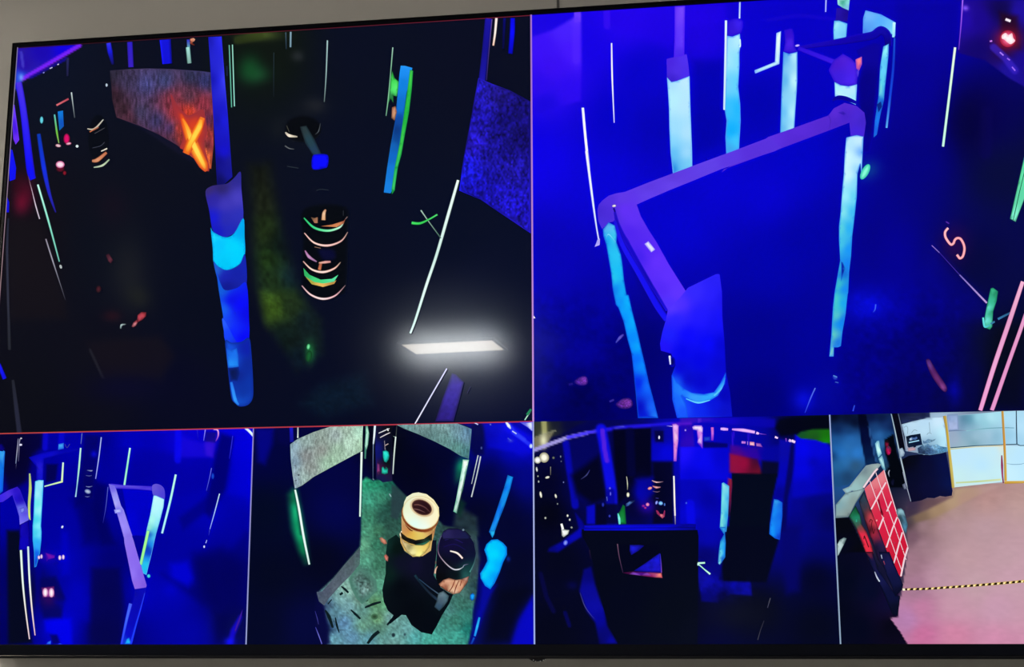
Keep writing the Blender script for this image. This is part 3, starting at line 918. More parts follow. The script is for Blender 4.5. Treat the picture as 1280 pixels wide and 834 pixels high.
po([(988, 178), (1015, 182), (1052, 168), (1056, 220), (1050, 260), (1050, 330), (1044, 430), (1054, 520), (1056, 600), (1048, 740), (984, 764), (980, 680), (986, 600), (976, 545), (980, 400)],
   [(1000, 200, 'a0e0ff'), (1040, 200, 'b8f0ff'), (1000, 300, 'a0e8ff'), (1040, 300, '88e0ff'), (1000, 420, '70d0ff'), (1035, 420, '60d4ff'), (1000, 540, '38c0ff'), (1040, 540, '20b8ff'), (1010, 650, '10b0ff'), (1035, 700, '40c8ff'), (1000, 745, '40a8f0')], edge=(6, '4890ff'))
st([(983, 102), (980, 300), (974, 546)], [12, 12, 10], ['e8faff', 'd8f4ff', 'd0f0ff'], ['6088ff', '6088ff'], em=.65)
st([(1052, 10), (1050, 92)], 9, ['b8d0ff', 'd0e8ff'], ['4040f8', '4040f8'])
st([(1052, 195), (1054, 225), (1050, 235)], 7, 'd0f8ff')
ob('light_strip', 'white angle-shaped light strip')
po([(1233, 165), (1256, 155), (1248, 318), (1128, 366), (1124, 350), (1226, 308)], [(1240, 200, 'e8fcff'), (1238, 300, 'c8f4ff'), (1140, 355, 'b0e8ff')], edge=(4, '78a8ff'))
F(960, 0, 3.972)
ob('padded_post', 'post with a pale pad beside the angle-shaped strip')
po([(80, 150), (120, 140), (130, 170), (132, 230), (146, 258), (110, 266), (76, 258), (84, 210)], [(100, 170, '3410d0'), (110, 220, '4a20e8'), (120, 250, '3818d8')], edge=(10, '1c08d0'))
po([(76, 258), (104, 268), (146, 258), (146, 400), (130, 648), (60, 668), (66, 480)], [(85, 280, '58a8f0'), (135, 280, 'b8f0ff'), (85, 400, '58b0f0'), (130, 400, 'c8fbff'), (80, 560, '60bcf8'), (118, 560, 'b8f4ff'), (75, 640, '60b8f0'), (115, 640, 'a8e8ff')], edge=(6, '3078f0'))
el(146, 227, 12, 6, 'e0d0ff', -10, (4, '6040f0'))
ob('light_strip', 'thin pale line at the top edge')
st([(288, -4), (286, 60)], 8, ['c0c8ff', 'a0b0ff'], ['3030e0', '3030e0'])
ob('padded_post', 'post with a cyan pad at the top edge')
po([(344, -4), (406, -4), (400, 52), (372, 40), (346, 24)], [(350, 5, 'b0f0f0'), (370, 10, '30a080'), (395, 10, '90e8e0'), (398, 40, '80c0e8')])
po([(340, 40), (372, 40), (400, 54), (394, 108), (335, 104)], [(350, 60, '2410a8'), (385, 70, '1c0890'), (350, 100, '2010a0')])
po([(328, 104), (352, 103), (394, 118), (388, 190), (326, 198), (324, 150)], [(335, 120, 'a0ecff'), (370, 130, '80d8ff'), (345, 185, '80d4ff'), (380, 180, '70c8f8')], edge=(5, '3890f0'))
ob('bench_frame', 'dark far bench frame with pale glowing corner')
po([(470, 180), (472, 90), (484, 52), (560, 72), (634, 112), (632, 180), (600, 165), (560, 138), (528, 148), (515, 172)], [(500, 80, '70b8ff'), (560, 110, '58b0ff'), (500, 140, '58a4f8'), (600, 130, '68c0ff'), (620, 150, '80dcff'), (480, 170, '4078f0')], edge=(5, '4888f8'))
st([(626, 112), (622, 186)], [14, 12], ['c8fcff', '90e0ff'])
st([(150, 238), (330, 212), (440, 192), (520, 176), (560, 152), (592, 176), (598, 230)], [14, 30, 40, 40, 44, 40, 34], ['1c08b8', '1404b0', '1002a8', '0e04a8', '1006a8', '0c04a0', '080478'], ['1806c0', '0a0288'])
st([(150, 240), (240, 275), (330, 310)], [22, 26, 30], ['2c10d8', '3414e0', '3c1ce8'], ['1804c8', '1804c8'])
po([(440, 250), (520, 215), (560, 220), (556, 350), (540, 480), (522, 680), (505, 760), (470, 760), (452, 560), (445, 420), (470, 330)], [(500, 260, '0a029c'), (490, 420, '040088'), (500, 600, '030080'), (490, 720, '040090')], edge=(14, '0600a4'))
po([(325, 300), (372, 268), (412, 290), (440, 320), (446, 370), (440, 424), (400, 430), (350, 424), (328, 405), (300, 350)], [(340, 320, '4818d0'), (380, 290, '5020d8'), (420, 330, '4c20e8'), (350, 380, '3c1ce0'), (410, 400, '4824f0')], edge=(12, '2c10d0'))
po([(330, 408), (360, 424), (400, 430), (442, 420), (436, 522), (400, 505), (370, 485), (332, 480)], [(345, 430, 'a8f0ff'), (400, 450, 'b8ecff'), (425, 500, 'a0e8ff'), (350, 470, 'c0f4ff')], edge=(5, '60a0f8'))
po([(434, 296), (466, 282), (466, 320), (450, 356), (438, 340)], [(450, 300, 'ff8090'), (448, 340, 'd86098')], edge=(5, 'a040b0'))
po([(448, 340), (452, 360), (446, 385), (440, 360)], '5038e0')
ob('bench_leg', 'pale blue pads on the far bench leg')
po([(572, 232), (600, 218), (598, 280), (585, 400), (575, 500), (560, 560), (540, 670), (524, 684), (530, 600), (548, 480), (552, 400), (556, 330)],
   [(585, 240, '90f0ff'), (570, 340, '68d8ff'), (590, 330, '58c0f8'), (565, 420, '60d8f0'), (555, 440, '90ece0'), (580, 440, '2098f0'), (565, 520, '1060d0'), (545, 600, '1878f0'), (535, 660, '1858e8')], edge=(5, '1868e0'))
po([(540, 520), (560, 505), (566, 530), (548, 560)], '082888')
st([(628, 190), (622, 330), (606, 480), (588, 636)], [10, 14, 14, 12], ['1850d8', '1038d0', '1448e0', '60b8ff'], ['0818a0', '0818a0'])
# main bench frame
ob('bench_frame', 'large violet tubular bench frame in front')
F(960, 0, 3.972)
st([(320, 500), (350, 486), (390, 492), (440, 512)], [10, 22, 22, 14], ['0a04a0', '08028c', '08028c', '0c06b0'], ['0a04b0', '10089c'])
po([(-230, 858), (0, 682), (300, 575), (326, 540), (380, 512), (440, 528), (478, 560), (486, 610), (476, 680), (410, 676), (404, 610), (300, 650), (0, 762), (-220, 842)],
   [(20, 700, '5c30e0'), (0, 750, '5028d8'), (150, 650, '5a2cdc'), (150, 690, '5428d4'), (290, 600, '5428d0'), (340, 560, '5c2cd8'), (400, 530, '5428d4'), (440, 580, '4c28d8'), (470, 600, '4024c8'), (440, 660, '4424e0'), (340, 620, '4c24cc'), (380, 570, '4420c8')])
po([(345, 560), (372, 552), (392, 566), (378, 578)], '2a10a8', edge=(8, '4824cc'))
st([(300, 575), (310, 600), (304, 640)], [6, 8, 4], '4620c4', ['5428d0', '5428d0'])
F(660, 190, 3.972)
po([(345, 290), (352, 262), (372, 240), (402, 218), (440, 206), (480, 200), (600, 152), (720, 107), (860, 55), (1010, 0), (1195, -70), (1260, -20), (1224, -2), (1100, 38), (960, 86), (800, 152), (700, 192), (600, 235), (540, 262), (560, 320), (600, 390), (640, 452), (700, 560), (782, 690), (760, 740), (700, 794), (680, 760), (640, 690), (560, 560), (500, 440), (450, 360), (425, 300), (432, 345), (400, 352), (368, 384), (350, 345)],
   [(360, 300, '4628d4'), (370, 350, '4a30dc'), (400, 240, '5430e0'), (410, 310, '4a2cd8'), (470, 230, '6038e8'), (600, 180, '5c38e0'), (600, 215, '6440f0'), (720, 130, '5c38dc'), (720, 165, '6844f0'), (900, 70, '6040e8'), (1000, 40, '5c38e4'), (1120, 10, '5830dc'),
    (480, 290, '6430f8'), (520, 330, '6030f8'), (500, 400, '5024f0'), (600, 500, '5a28f8'), (640, 540, '6430ff'), (560, 520, '4420f0'), (700, 620, '6030ff'), (660, 680, '5428f8'), (740, 700, '6034ff'), (700, 760, '5030ff')])
st([(430, 285), (450, 370), (520, 500), (600, 640), (690, 790)], [8, 22, 22, 18, 12], ['2812c0', '1a0ac0', '1608c8', '1006b0', '1c10e0'], ['2818e0', '2010d8'])
st([(432, 340), (470, 460), (550, 600), (640, 760), (690, 834)], [16, 26, 30, 34, 30], ['1c10d8', '1c14f0', '1810f0', '1410f0', '1814f8'], ['0c04b0', '1c14e8'])
po([(578, 458), (598, 444), (632, 486), (612, 500)], [(590, 455, 'f4f8ff'), (615, 485, 'e0e4ff')], edge=(3, '9080ff'))
el(428, 269, 11, 7, 'fff8f0', -10, (4, '5030a0'))
st([(426, 280), (432, 300)], [10, 6], '180880')
ob('bench_leg', 'cyan pad on the front right leg'); F(960, 0, 3.972)
LEG = K(960, 0, 3.972, [(388, 684), (440, 672), (474, 680), (470, 760), (464, 880)]) + K(960, 190, 3.972, [(458, 60), (444, 110), (440, 230), (430, 320), (418, 420), (412, 520), (402, 600), (398, 700)]) + K(960, 370, 4, [(398, -8), (388, 90), (372, 180), (364, 252), (350, 258), (330, 258), (328, 304), (306, 304), (316, 200), (324, 60)]) + K(960, 190, 3.972, [(330, 700), (344, 620), (358, 540), (352, 440), (352, 370), (360, 300), (369, 180)]) + K(960, 0, 3.972, [(376, 860), (381, 760)])
F(0, 0, 1)
po(LEG, K(960, 0, 3.972, [(395, 700, 'b8e8ff'), (450, 700, 'c8f0ff'), (400, 780, 'd0fbff'), (440, 800, 'c8f4ff'), (464, 760, '68a8ff'), (400, 860, 'd0f8ff'), (450, 860, '88ccff')]) + K(960, 190, 3.972, [(400, 60, 'd0f8ff'), (435, 80, '98d8ff'), (400, 120, 'c8fbff'), (435, 150, '80d8ff'), (385, 220, 'a0f0ff'), (425, 220, '60d0f8'), (375, 300, '88e8f0'), (415, 300, '38b8f8'), (365, 380, '60d8e0'), (400, 380, '20a8f8'), (365, 460, '48c8e8'), (400, 480, '1490f8'), (390, 560, '1080f8'), (372, 600, '0a60d8'), (380, 680, '1080f8'), (345, 760, '48d0c8'), (350, 660, '40c8c8'), (350, 580, '48c8d0')]) + K(960, 370, 4, [(335, 20, '50d4c8'), (345, 100, '60d0c8'), (325, 200, '68d4c0'), (316, 290, '80d0d0'), (370, 40, '0898ff'), (365, 140, '0888f8'), (350, 230, '1470e8'), (380, 120, '0868f0')]), edge=(1.3, '2080f0'), step=1.3)
F(960, 190, 3.972)
po([(362, 545), (372, 548), (384, 580), (372, 620), (362, 645)], '0818a0', edge=(5, '1878e0'))
F(960, 370, 4)
el(335, 410, 14, 12, '3050c8', 30, (10, '0808a0'))
ob('signal_light', 'small cyan light beside the front right leg'); F(960, 190, 3.972)
el(482, 100, 18, 42, '88ffd8', 28, (14, '30c0a8'))
ob('bench_leg', 'cyan pad on the front left leg'); F(660, 190, 3.972)
LEG = K(660, 190, 3.972, [(372, 384), (400, 350), (432, 366), (442, 410), (440, 450), (462, 510), (470, 560), (478, 640), (490, 710)]) + K(660, 370, 4, [(504, -4), (520, 70), (548, 180), (568, 270), (586, 345), (604, 430), (628, 520), (652, 612), (550, 612), (540, 500), (528, 380), (518, 290), (498, 220), (478, 130), (452, 60)]) + K(660, 190, 3.972, [(436, 760), (420, 680), (412, 600), (398, 520), (388, 460), (374, 420)])
F(0, 0, 1)
po(LEG, K(660, 190, 3.972, [(395, 370, '60a8f0'), (415, 380, '50c8f8'), (425, 430, '40d0f0'), (395, 440, '10a0f0'), (430, 520, '28c8f8'), (405, 530, '20b8f0'), (445, 600, '18c0f8'), (420, 620, '28c8f0'), (430, 690, '1080f0'), (470, 700, '10b0f8')]) + K(660, 370, 4, [(470, 30, '1088f8'), (495, 30, '08c0ff'), (490, 120, '0890ff'), (525, 120, '08b8ff'), (520, 220, '0888ff'), (550, 250, '08a8ff'), (540, 320, '0868ff'), (578, 350, '0890ff'), (550, 440, '0420e8'), (596, 450, '1070ff'), (560, 560, '0408c0'), (620, 560, '1868ff'), (640, 600, '2080f8'), (580, 600, '0410d0')]), edge=(1.8, '0848d8'), step=1.3)
F(660, 190, 3.972)
st([(385, 440), (400, 410), (436, 450)], [5, 5, 5], ['1088e8', '80e0ff', '40b0f0'])
F(660, 370, 4)
ob('bench_pad', 'broad blue pad with a light crescent')
po([(700, 66), (760, 10), (800, -40), (940, -108), (958, -108), (970, -20), (972, 100), (984, 250), (990, 385), (1010, 480), (1022, 612), (745, 612), (722, 520), (718, 400), (738, 345), (716, 290), (664, 275), (660, 240), (672, 180), (690, 120)],
   [(760, 40, '5030ff'), (720, 60, '5838ff'), (840, -20, '3428ff'), (940, -90, '2820f8'), (920, 0, '2a20ff'), (960, 20, '1c14f0'), (740, 120, '2820ff'), (860, 100, '2018ff'), (950, 120, '1410f8'), (700, 200, '1c20ff'), (680, 250, '2010f8'), (800, 200, '0c08ff'), (900, 240, '0606ff'), (970, 250, '0404d8'), (770, 280, '0404f0'), (760, 360, '0404d8'), (860, 330, '0404e8'), (960, 350, '0606d0'), (860, 430, '0404d0'), (800, 420, '0404c8'), (760, 500, '1058ff'), (740, 440, '1868ff'), (780, 570, '1848ff'), (860, 560, '0c28f0'), (940, 540, '0814e0'), (980, 500, '0404b8'), (990, 580, '0a10c8')])
po([(722, 395), (745, 430), (780, 465), (820, 485), (880, 492), (930, 482), (960, 440), (990, 382), (985, 440), (950, 500), (910, 525), (860, 540), (810, 525), (770, 500), (790, 540), (800, 612), (750, 612), (724, 520)],
   [(730, 430, '1c78ff'), (780, 480, '2080ff'), (830, 505, '38a0ff'), (900, 505, '30a8ff'), (950, 470, '38b0ff'), (985, 400, '1c70f8'), (740, 520, '1868ff'), (780, 580, '1858ff')], edge=(6, '1050f0'))
st([(790, 515), (850, 535), (910, 522)], [4, 8, 4], ['58c8ff', '68d8ff', '60d0ff'])
st([(930, 500), (965, 465), (985, 410)], [6, 9, 4], ['60d0ff', '50c0ff', '2080f8'])
ob('tag', 'small white tag on the broad pad')
st([(708, 300), (712, 345)], [11, 8], ['e0e8ff', 'c0c8ff'], ['5050b0', '5050b0'])
el(722, 330, 16, 26, '020258', 0, (14, '0404c8'), 14)
st([(708, 302), (712, 344)], [10, 7], ['e8f0ff', 'c8d0ff'])
ob('mouse_pointer', 'tiny white pointer arrow at the left edge of the view')
po([(22, 96), (38, 112), (28, 114), (24, 124), (20, 120)], 'f8f4ff')
ob('paint_splash', 'dim violet spots on the floor')
po([(234, 425), (250, 412), (272, 402), (292, 404), (300, 420), (298, 440), (280, 450), (255, 448), (238, 440)], [(250, 425, '48208c'), (275, 418, '7434a8'), (288, 435, '6c30a4'), (262, 442, '5828a0')], sm=True, nz=.7, nx=1, ny=1, step=.8, edge=(12, '1c0c70'))
po([(438, 545), (455, 525), (480, 512), (508, 512), (524, 530), (522, 552), (500, 566), (465, 565)], [(455, 545, '501f88'), (485, 525, '7434a0'), (508, 540, '6c3098'), (480, 556, '5c2890')], sm=True, nz=.7, nx=1, ny=1, step=.8, edge=(12, '180a60'))
ob('paint_splash', 'small pale streak beside the left leg')
st([(440, 235), (460, 210), (478, 194)], [6, 16, 8], ['3840b8', '6058c8', '4038b0'], ['1810a0', '1810a0'])
st([(408, 530), (430, 520)], 12, '302898', ['100860', '100860'])
st([(205, 445), (225, 440)], 14, '181080', ['080460', '080460'])
F(960, 0, 3.972)
ob('light_strip', 'white tube on the right wall')
st([(928, 238), (900, 470), (868, 730)], [13, 13, 13], ['f0fff0', 'd8ffe8', 'c8fff0'], ['306868', '306868'], em=.65)
ob('light_strip', 'thin violet line above the white wall tube')
st([(966, -4), (958, 120), (946, 250)], [8, 7, 5], ['b070ff', '9050f0', '6030c8'], ['3410a8', '3410a8'])
ob('signal_light', 'glaring white heart-shaped light with a red rim')
el(1190, 195, 40, 42, 'f0608a', 0, (22, 'a01838'))
po([(1160, 178), (1178, 166), (1192, 176), (1210, 168), (1216, 190), (1226, 206), (1206, 222), (1190, 216), (1172, 200), (1160, 194)], 'fff8fa', sm=True, edge=(6, 'ffc0d0'))
st([(1178, 98), (1203, 108)], 15, 'fff0f8', ['806090', '806090'])
st([(1100, 208), (1112, 206)], 7, 'd080ff')
st([(1150, 262), (1168, 278)], 9, 'a878ff', ['3818a0', '3818a0'])
st([(1186, 292), (1200, 302)], 7, '9060f0')
st([(1210, 335), (1226, 354)], 9, '9868ff', ['3818a0', '3818a0'])
F(960, 190, 3.972)
ob('floor_letter', 'pink letter S painted on the floor')
st([(894, 380), (886, 388), (878, 402), (880, 424), (894, 448), (908, 462), (920, 455), (926, 440), (938, 430), (955, 434), (970, 460), (974, 488), (966, 520), (952, 530), (944, 522), (937, 512)], 13, ['ffc8d0', 'ffb0b8', 'ffb8c0'], ['b83858', 'b83858'], em=.55)
st([(882, 348), (898, 358)], 6, '5028a8')
ob('floor_line', 'thin violet line across the floor')
st([(812, 466), (850, 502)], [4, 5], ['9070d0', '7060b8'])
st([(850, 502), (950, 612)], [4, 4], ['302090', '40309c'])
st([(950, 612), (1085, 752)], [6, 9], ['7868c8', 'c0a0e0'])
ob('wall_panel', 'green glowing flap low on the right wall')
po([(1104, 680), (1116, 676), (1140, 694), (1134, 740), (1116, 795), (1112, 870), (1100, 884), (1068, 870), (1072, 834), (1084, 770)], [(1112, 690, '40c090'), (1130, 705, '20805c'), (1110, 740, '38b890'), (1088, 780, '68e8d8'), (1105, 800, '30a078'), (1078, 840, '70e8e0'), (1090, 870, '40b890')], edge=(6, '187858'))
F(960, 370, 4)
st([(1074, 110), (1082, 156), (1108, 146)], [8, 9, 7], ['70f0f0', '58d8e0', '40b0b8'])
st([(1112, 142), (1132, 130)], 9, '3878a0')
st([(1148, 118), (1210, 86)], [11, 9], ['3878b0', '285880'])
ob('light_strip', 'pink tube nearer the floor letter')
st([(1272, -70), (1205, 130), (1130, 350), (1060, 574)], [20, 24, 24, 22], ['f8b8d8', 'e8a0cc', 'f0a8d8', 'f0a0d8'], ['a04880', 'a04880'], em=.7)
ob('light_strip', 'second pink tube at the right edge')
st([(1330, -40), (1275, 130), (1200, 340), (1118, 574)], [20, 20, 20, 22], ['f0a8d0', 'e8a0cc', 'e898cc', 'e898d0'], ['904478', '904478'], em=.7)
F(960, 190, 3.972)
ob('light_strip', 'mint tubes high on the right edge')
po([(1276, 0), (1320, 0), (1300, 160), (1228, 350), (1200, 334), (1240, 160)], [(1272, 40, '70f0b8'), (1262, 120, '68e8b0'), (1220, 330, '80f0d0'), (1245, 220, '60d8a8'), (1300, 100, '48b888')], edge=(5, '287858'))
st([(1282, 60), (1250, 190), (1216, 340)], 4, '206848')
ob('light_strip', 'faint blue strokes low on the floor'); F(960, 370, 4)
st([(236, 462), (214, 510), (184, 586)], [6, 8, 4], ['5878e8', '4860f8', '2438e8'], ['1018b8', '1018b8'])
st([(538, 44), (534, 70), (524, 84)], [6, 6, 3], ['4060f0', '3858f8', '2038d0'])
st([(432, 548), (424, 578)], [6, 8], ['3050e8', '3048f0'], ['0c10a0', '0c10a0'])
st([(325, 400), (345, 408)], 6, '5080d8')
st([(335, 432), (352, 436)], 5, '3858c0')
ob('paint_splash', 'dim pink smear on the floor')
po([(788, 326), (806, 318), (826, 350), (850, 390), (890, 450), (892, 478), (876, 480), (848, 450), (810, 390)], [(800, 335, '7848a0'), (830, 385, '5c2468'), (850, 420, '6c2c70'), (880, 465, '8c4490')], sm=True, edge=(12, '240848'))
end_feed(2.0)

# ---- lower left view
begin_feed('camera_view', 'lower row, first camera view: narrow blue lane with a bent violet frame', 0, 4, 6, 9,
           [(20, 570, '06003c'), (60, 570, '0000a0'), (100, 560, '0000b8'), (125, 560, '000078'), (160, 560, '0000c8'), (230, 560, '0800d8'), (210, 590, '0000b0'), (300, 600, '0000d8'), (310, 560, '0200e8'),
            (180, 590, '000098'), (110, 620, '000088'), (80, 650, '0000a0'), (10, 640, '0000a8'), (15, 720, '000060'), (12, 790, '000058'), (45, 740, '060830'), (80, 700, '0000c0'), (95, 640, '0200a8'),
            (75, 780, '0000e8'), (100, 740, '0000d0'), (130, 740, '000050'), (140, 700, '00006c'), (130, 790, '00004c'), (180, 740, '0000c0'), (220, 740, '0000b8'), (220, 680, '0000a0'), (240, 790, '0000a8'),
            (260, 640, '0000b8'), (270, 740, '00006c'), (295, 720, '000058'), (290, 780, '040848'), (300, 660, '0000a0'), (280, 600, '00008c')])
F(0, 530, 5.958)
area([(-20, 60), (320, 60), (310, 180), (240, 230), (200, 420), (120, 480), (60, 500), (-20, 160)], '050420', 60, .75)
area([(340, 80), (600, 60), (600, 190), (420, 190), (330, 180)], '0000a8', 30, .5)
band([(340, 70), (335, 180)], 40, '0c08d8', .7, 30)
band([(460, 70), (455, 140)], 44, '0606d0', .8, 20)
area([(345, 300), (430, 300), (415, 420), (340, 440)], '020248', 24, .9)
area([(630, 70), (740, 90), (700, 560), (560, 620), (600, 300)], '020262', 50, .8)
glow(700, 225, 24, 26, '0808d8', .9)
area([(520, 560), (760, 480), (780, 834), (640, 834)], '000070', 90, .6)
area([(740, 160), (960, 180), (930, 440), (820, 450), (740, 400)], '0000a0', 50, .5)
F(155, 530, 5.958)
area([(60, 180), (400, 230), (640, 260), (620, 470), (420, 540), (300, 500), (200, 440), (30, 400)], '0200a0', 80, .6)
area([(650, 160), (460, 110), (440, 90), (380, 250), (660, 245)], '1808d8', 40, .7)
area([(600, 140), (690, 90), (665, 250), (610, 235)], '3c14d8', 40, .7)
area([(610, 60), (690, 60), (680, 140), (600, 130)], '100880', 14, .8)
band([(405, 60), (400, 270)], 50, '0808f8', .7, 40)
area([(720, 70), (820, 100), (760, 480), (640, 700), (600, 660), (640, 450), (680, 230)], '00006c', 50, .85)
area([(410, 700), (620, 540), (680, 600), (440, 790)], '000078', 50, .7)
area([(840, 100), (960, 100), (950, 560), (760, 520)], '0000d8', 70, .6)
F(155, 665, 5.752)
area([(330, 230), (460, 210), (500, 330), (460, 400), (340, 340)], '0000d8', 70, .85)
area([(270, 300), (340, 340), (460, 400), (520, 370), (500, 200), (640, 200), (700, 560), (560, 520), (420, 420)], '000060', 80, .6)
glow(330, 420, 60, 50, '0000cc', .6)
area([(740, 810), (770, 700), (830, 600), (850, 610), (800, 740), (780, 810)], '1408d0', 26, .9)
area([(640, 560), (760, 600), (720, 800), (660, 800)], '000048', 70, .6)
glow(760, 790, 40, 30, '1010f8', .9)
area([(870, 0), (905, 0), (880, 560), (820, 520), (700, 240)], '000070', 80, .6)
F(0, 665, 5.752)
area([(50, -10), (140, -10), (160, 130), (150, 240), (230, 800), (60, 810)], '04081c', 40, .95)
area([(255, 220), (300, 250), (290, 600), (250, 700)], '000090', 30, .6)
area([(290, 340), (400, 320), (470, 480), (440, 620), (310, 620), (290, 480)], '03045c', 40, .9)
glow(350, 480, 60, 60, '30085c', .8)
area([(440, 0), (490, 0), (500, 300), (440, 320)], '0000c8', 50, .7)
area([(320, 640), (510, 620), (520, 810), (440, 810), (420, 750), (330, 720)], '0000f0', 40, .85)
area([(360, 740), (410, 740), (430, 800), (380, 810)], '020260', 24, .85)
area([(660, 260), (860, 260), (890, 540), (860, 810), (640, 810)], '030348', 60, .75)
area([(400, 500), (640, 470), (640, 640), (520, 640)], '0000c0', 80, .5)
area([(300, 100), (420, 190), (410, 280), (300, 220)], '04049c', 40, .5)
glow(340, 180, 60, 36, '2404a8', .8)

F(0, 530, 5.958)
area([(560, 480), (640, 420), (700, 560), (790, 740), (800, 900), (620, 900), (600, 640)], '000068', 110, .8)
area([(700, 430), (800, 460), (780, 700), (860, 900), (760, 900), (690, 640)], '00005c', 60, .75)
F(155, 665, 5.752)
area([(500, 160), (700, 120), (860, 240), (860, 560), (760, 620), (640, 560), (560, 420)], '000054', 120, .6)
ob('padded_post', 'blue padded post at the left edge'); F(0, 530, 5.958)
po([(-60, 190), (10, 185), (38, 205), (30, 330), (22, 500), (-10, 530), (-60, 530)], [(10, 215, '2898f0'), (28, 230, '48b0f0'), (10, 330, '1078e8'), (10, 450, '1068f0'), (-40, 300, '0848c0')], edge=(8, '0c50c8'))
po([(-60, 140), (20, 150), (40, 185), (20, 205), (-60, 195)], '0a0478', edge=(8, '04043c'))
ob('light_strip', 'white lamp scratches at the upper left')
st([(136, 110), (128, 200), (118, 296)], [5, 7, 6], ['8080a0', 'a0a0b8', '7080a8'])
st([(160, 104), (146, 130), (138, 280)], [6, 6, 4], ['b0b0c0', '9090b0', '484870'])
el(154, 156, 13, 9, 'f0f0ff', 0, (4, '6060a0'))
el(158, 108, 7, 6, 'c0c0d0')
st([(122, 300), (118, 340)], 4, ['505078', '101030'])
ob('frame_tube', 'bent pale blue tube at the left edge')
po([(-60, 560), (20, 520), (60, 496), (130, 468), (150, 490), (180, 570), (214, 650), (214, 716), (148, 752), (144, 690), (120, 610), (92, 530), (60, 556), (20, 582), (-60, 590)],
   [(20, 545, '4028e8'), (60, 530, '4c30e0'), (120, 485, '2c14c8'), (130, 560, '2010d0'), (160, 640, '7080f0'), (185, 670, '5040d8'), (170, 700, '7068f0'), (200, 700, '6868f0'), (150, 740, '8078f8'), (150, 560, '1c0cb0'), (-20, 565, '3820e0')])
po([(145, 630), (180, 620), (186, 650), (160, 668)], '8898f8', edge=(8, '4038c8'))
po([(146, 752), (214, 718), (222, 860), (214, 940), (140, 940), (148, 834)], [(160, 780, '1408b8'), (200, 780, '0c04a0'), (170, 900, '0c04b8')], edge=(8, '060070'))
ob('light_strip', 'yellow-green tube beside the tall pad')
st([(222, 370), (226, 480), (218, 600), (220, 690), (228, 716)], [12, 24, 22, 16, 6], ['b0c890', 'c8d870', 'c0d880', 'e0f080', '90a050'], ['283840', '283840'], em=.6)
ob('padded_post', 'tall post with a glowing pale cyan pad')
po([(215, 250), (330, 210), (440, 192), (620, 178), (590, 200), (440, 232), (330, 262), (326, 330), (322, 420), (270, 425), (272, 320)], [(240, 250, '0c08b8'), (330, 240, '0a08c8'), (500, 195, '0404b0'), (300, 330, '2018d0'), (290, 400, '1414c0'), (320, 400, '1818e0')], edge=(12, '0404a0'))
PAD = K(0, 530, 5.958, [(262, 428), (290, 418), (326, 420), (322, 500), (316, 600), (306, 760)]) + K(0, 665, 5.752, [(300, 0), (298, 60), (288, 150), (262, 250), (248, 256), (246, 150), (236, 60)]) + K(0, 530, 5.958, [(244, 760), (250, 700), (256, 540)])
F(0, 0, 1)
po(PAD, K(0, 530, 5.958, [(275, 445, '90e8ff'), (310, 440, 'a0ecff'), (290, 520, 'a8f8ff'), (315, 520, '68d0ff'), (275, 600, '70ecf0'), (300, 640, '98f4ff'), (265, 720, '48d8f0'), (290, 760, '80f0ff')]) + K(0, 665, 5.752, [(255, 10, '40d0f0'), (285, 20, '70e0ff'), (260, 70, '28b0f8'), (280, 100, '30a8ff'), (260, 160, '1060e8'), (255, 230, '0c30d0')]), edge=(1.4, '28a0f0'), step=1.2)
F(0, 530, 5.958)
ob('light_strip', 'cyan block at the top of the view')
po([(436, 150), (476, 142), (476, 186), (434, 194)], [(455, 160, '48b0f8'), (450, 185, '2878e8')], edge=(6, '1848d8'))
st([(484, 150), (500, 178), (520, 150)], 4, '40408c')
ob('light_strip', 'yellow-white corner-shaped light strip')
st([(471, 288), (462, 436)], [14, 16], ['d0f0e8', 'e0f8b8'], ['406880', '406880'], em=.65, sm=False)
st([(466, 430), (332, 466)], [14, 10], ['e8ffb0', 'c0e8c0'], ['406880', '406880'], em=.65)
ob('light_strip', 'long mint tube beside the far tyres')
st([(602, 180), (590, 320), (574, 470), (564, 545)], [13, 15, 9, 12], ['c0f0f0', 'b0f0d8', '90c8f0', 'a8d8ff'], ['205088', '205088'], em=.6)
st([(612, 70), (604, 150)], [5, 6], ['6878c0', '4858a8'])
ob('tyre_stack', 'far tyre stack with pale highlights')
po([(622, 320), (706, 324), (702, 460), (698, 560), (622, 560), (618, 430)], [(650, 340, '04046c'), (680, 430, '020260'), (650, 540, '02025c')], edge=(16, '03036c'))
st([(650, 346), (680, 350), (692, 346)], [5, 12, 5], ['505898', '8890c0', '5058a0'], ['181878', '181878'])
st([(640, 384), (665, 388), (685, 384)], [3, 5, 3], '5058a0')
st([(640, 466), (665, 470), (690, 464)], [4, 7, 4], ['5860a8', '7880b8', '404890'])
el(655, 504, 24, 17, 'b0c0d8', 20, (12, '4050a0'))
st([(634, 540), (655, 544), (672, 538)], [4, 6, 3], ['404890', '6068b0', '303880'])
ob('light_strip', 'thin pale tube right of the far tyres')
st([(756, 100), (738, 250), (714, 410)], [10, 9, 8], ['a0b0f0', 'b0c0f8', '8890f0'], ['2020b0', '2020b0'])
ob('light_strip', 'mint tube above the bent frame')
st([(970, 180), (950, 310), (928, 456)], [14, 15, 16], ['c8fff0', '98f0d0', 'b0f8d8'], ['2060a0', '2060a0'], em=.65)
ob('signal_light', 'small white dot on the lane')
el(466, 768, 9, 12, 'e8f0ff', 30, (4, '5060d0'))
ob('frame_tube', 'bent violet frame with a glowing pad')
st([(806, 470), (790, 620), (768, 740)], [6, 5, 3], ['5058c0', '4850c0', '1c1c90'])
F(155, 530, 5.958)
po([(-10, 484), (215, 496), (222, 540), (160, 834), (60, 834), (40, 780)], [(100, 560, '0000c8'), (60, 700, '0000d0'), (150, 700, '0000c0')], edge=(8, '0000b8'))
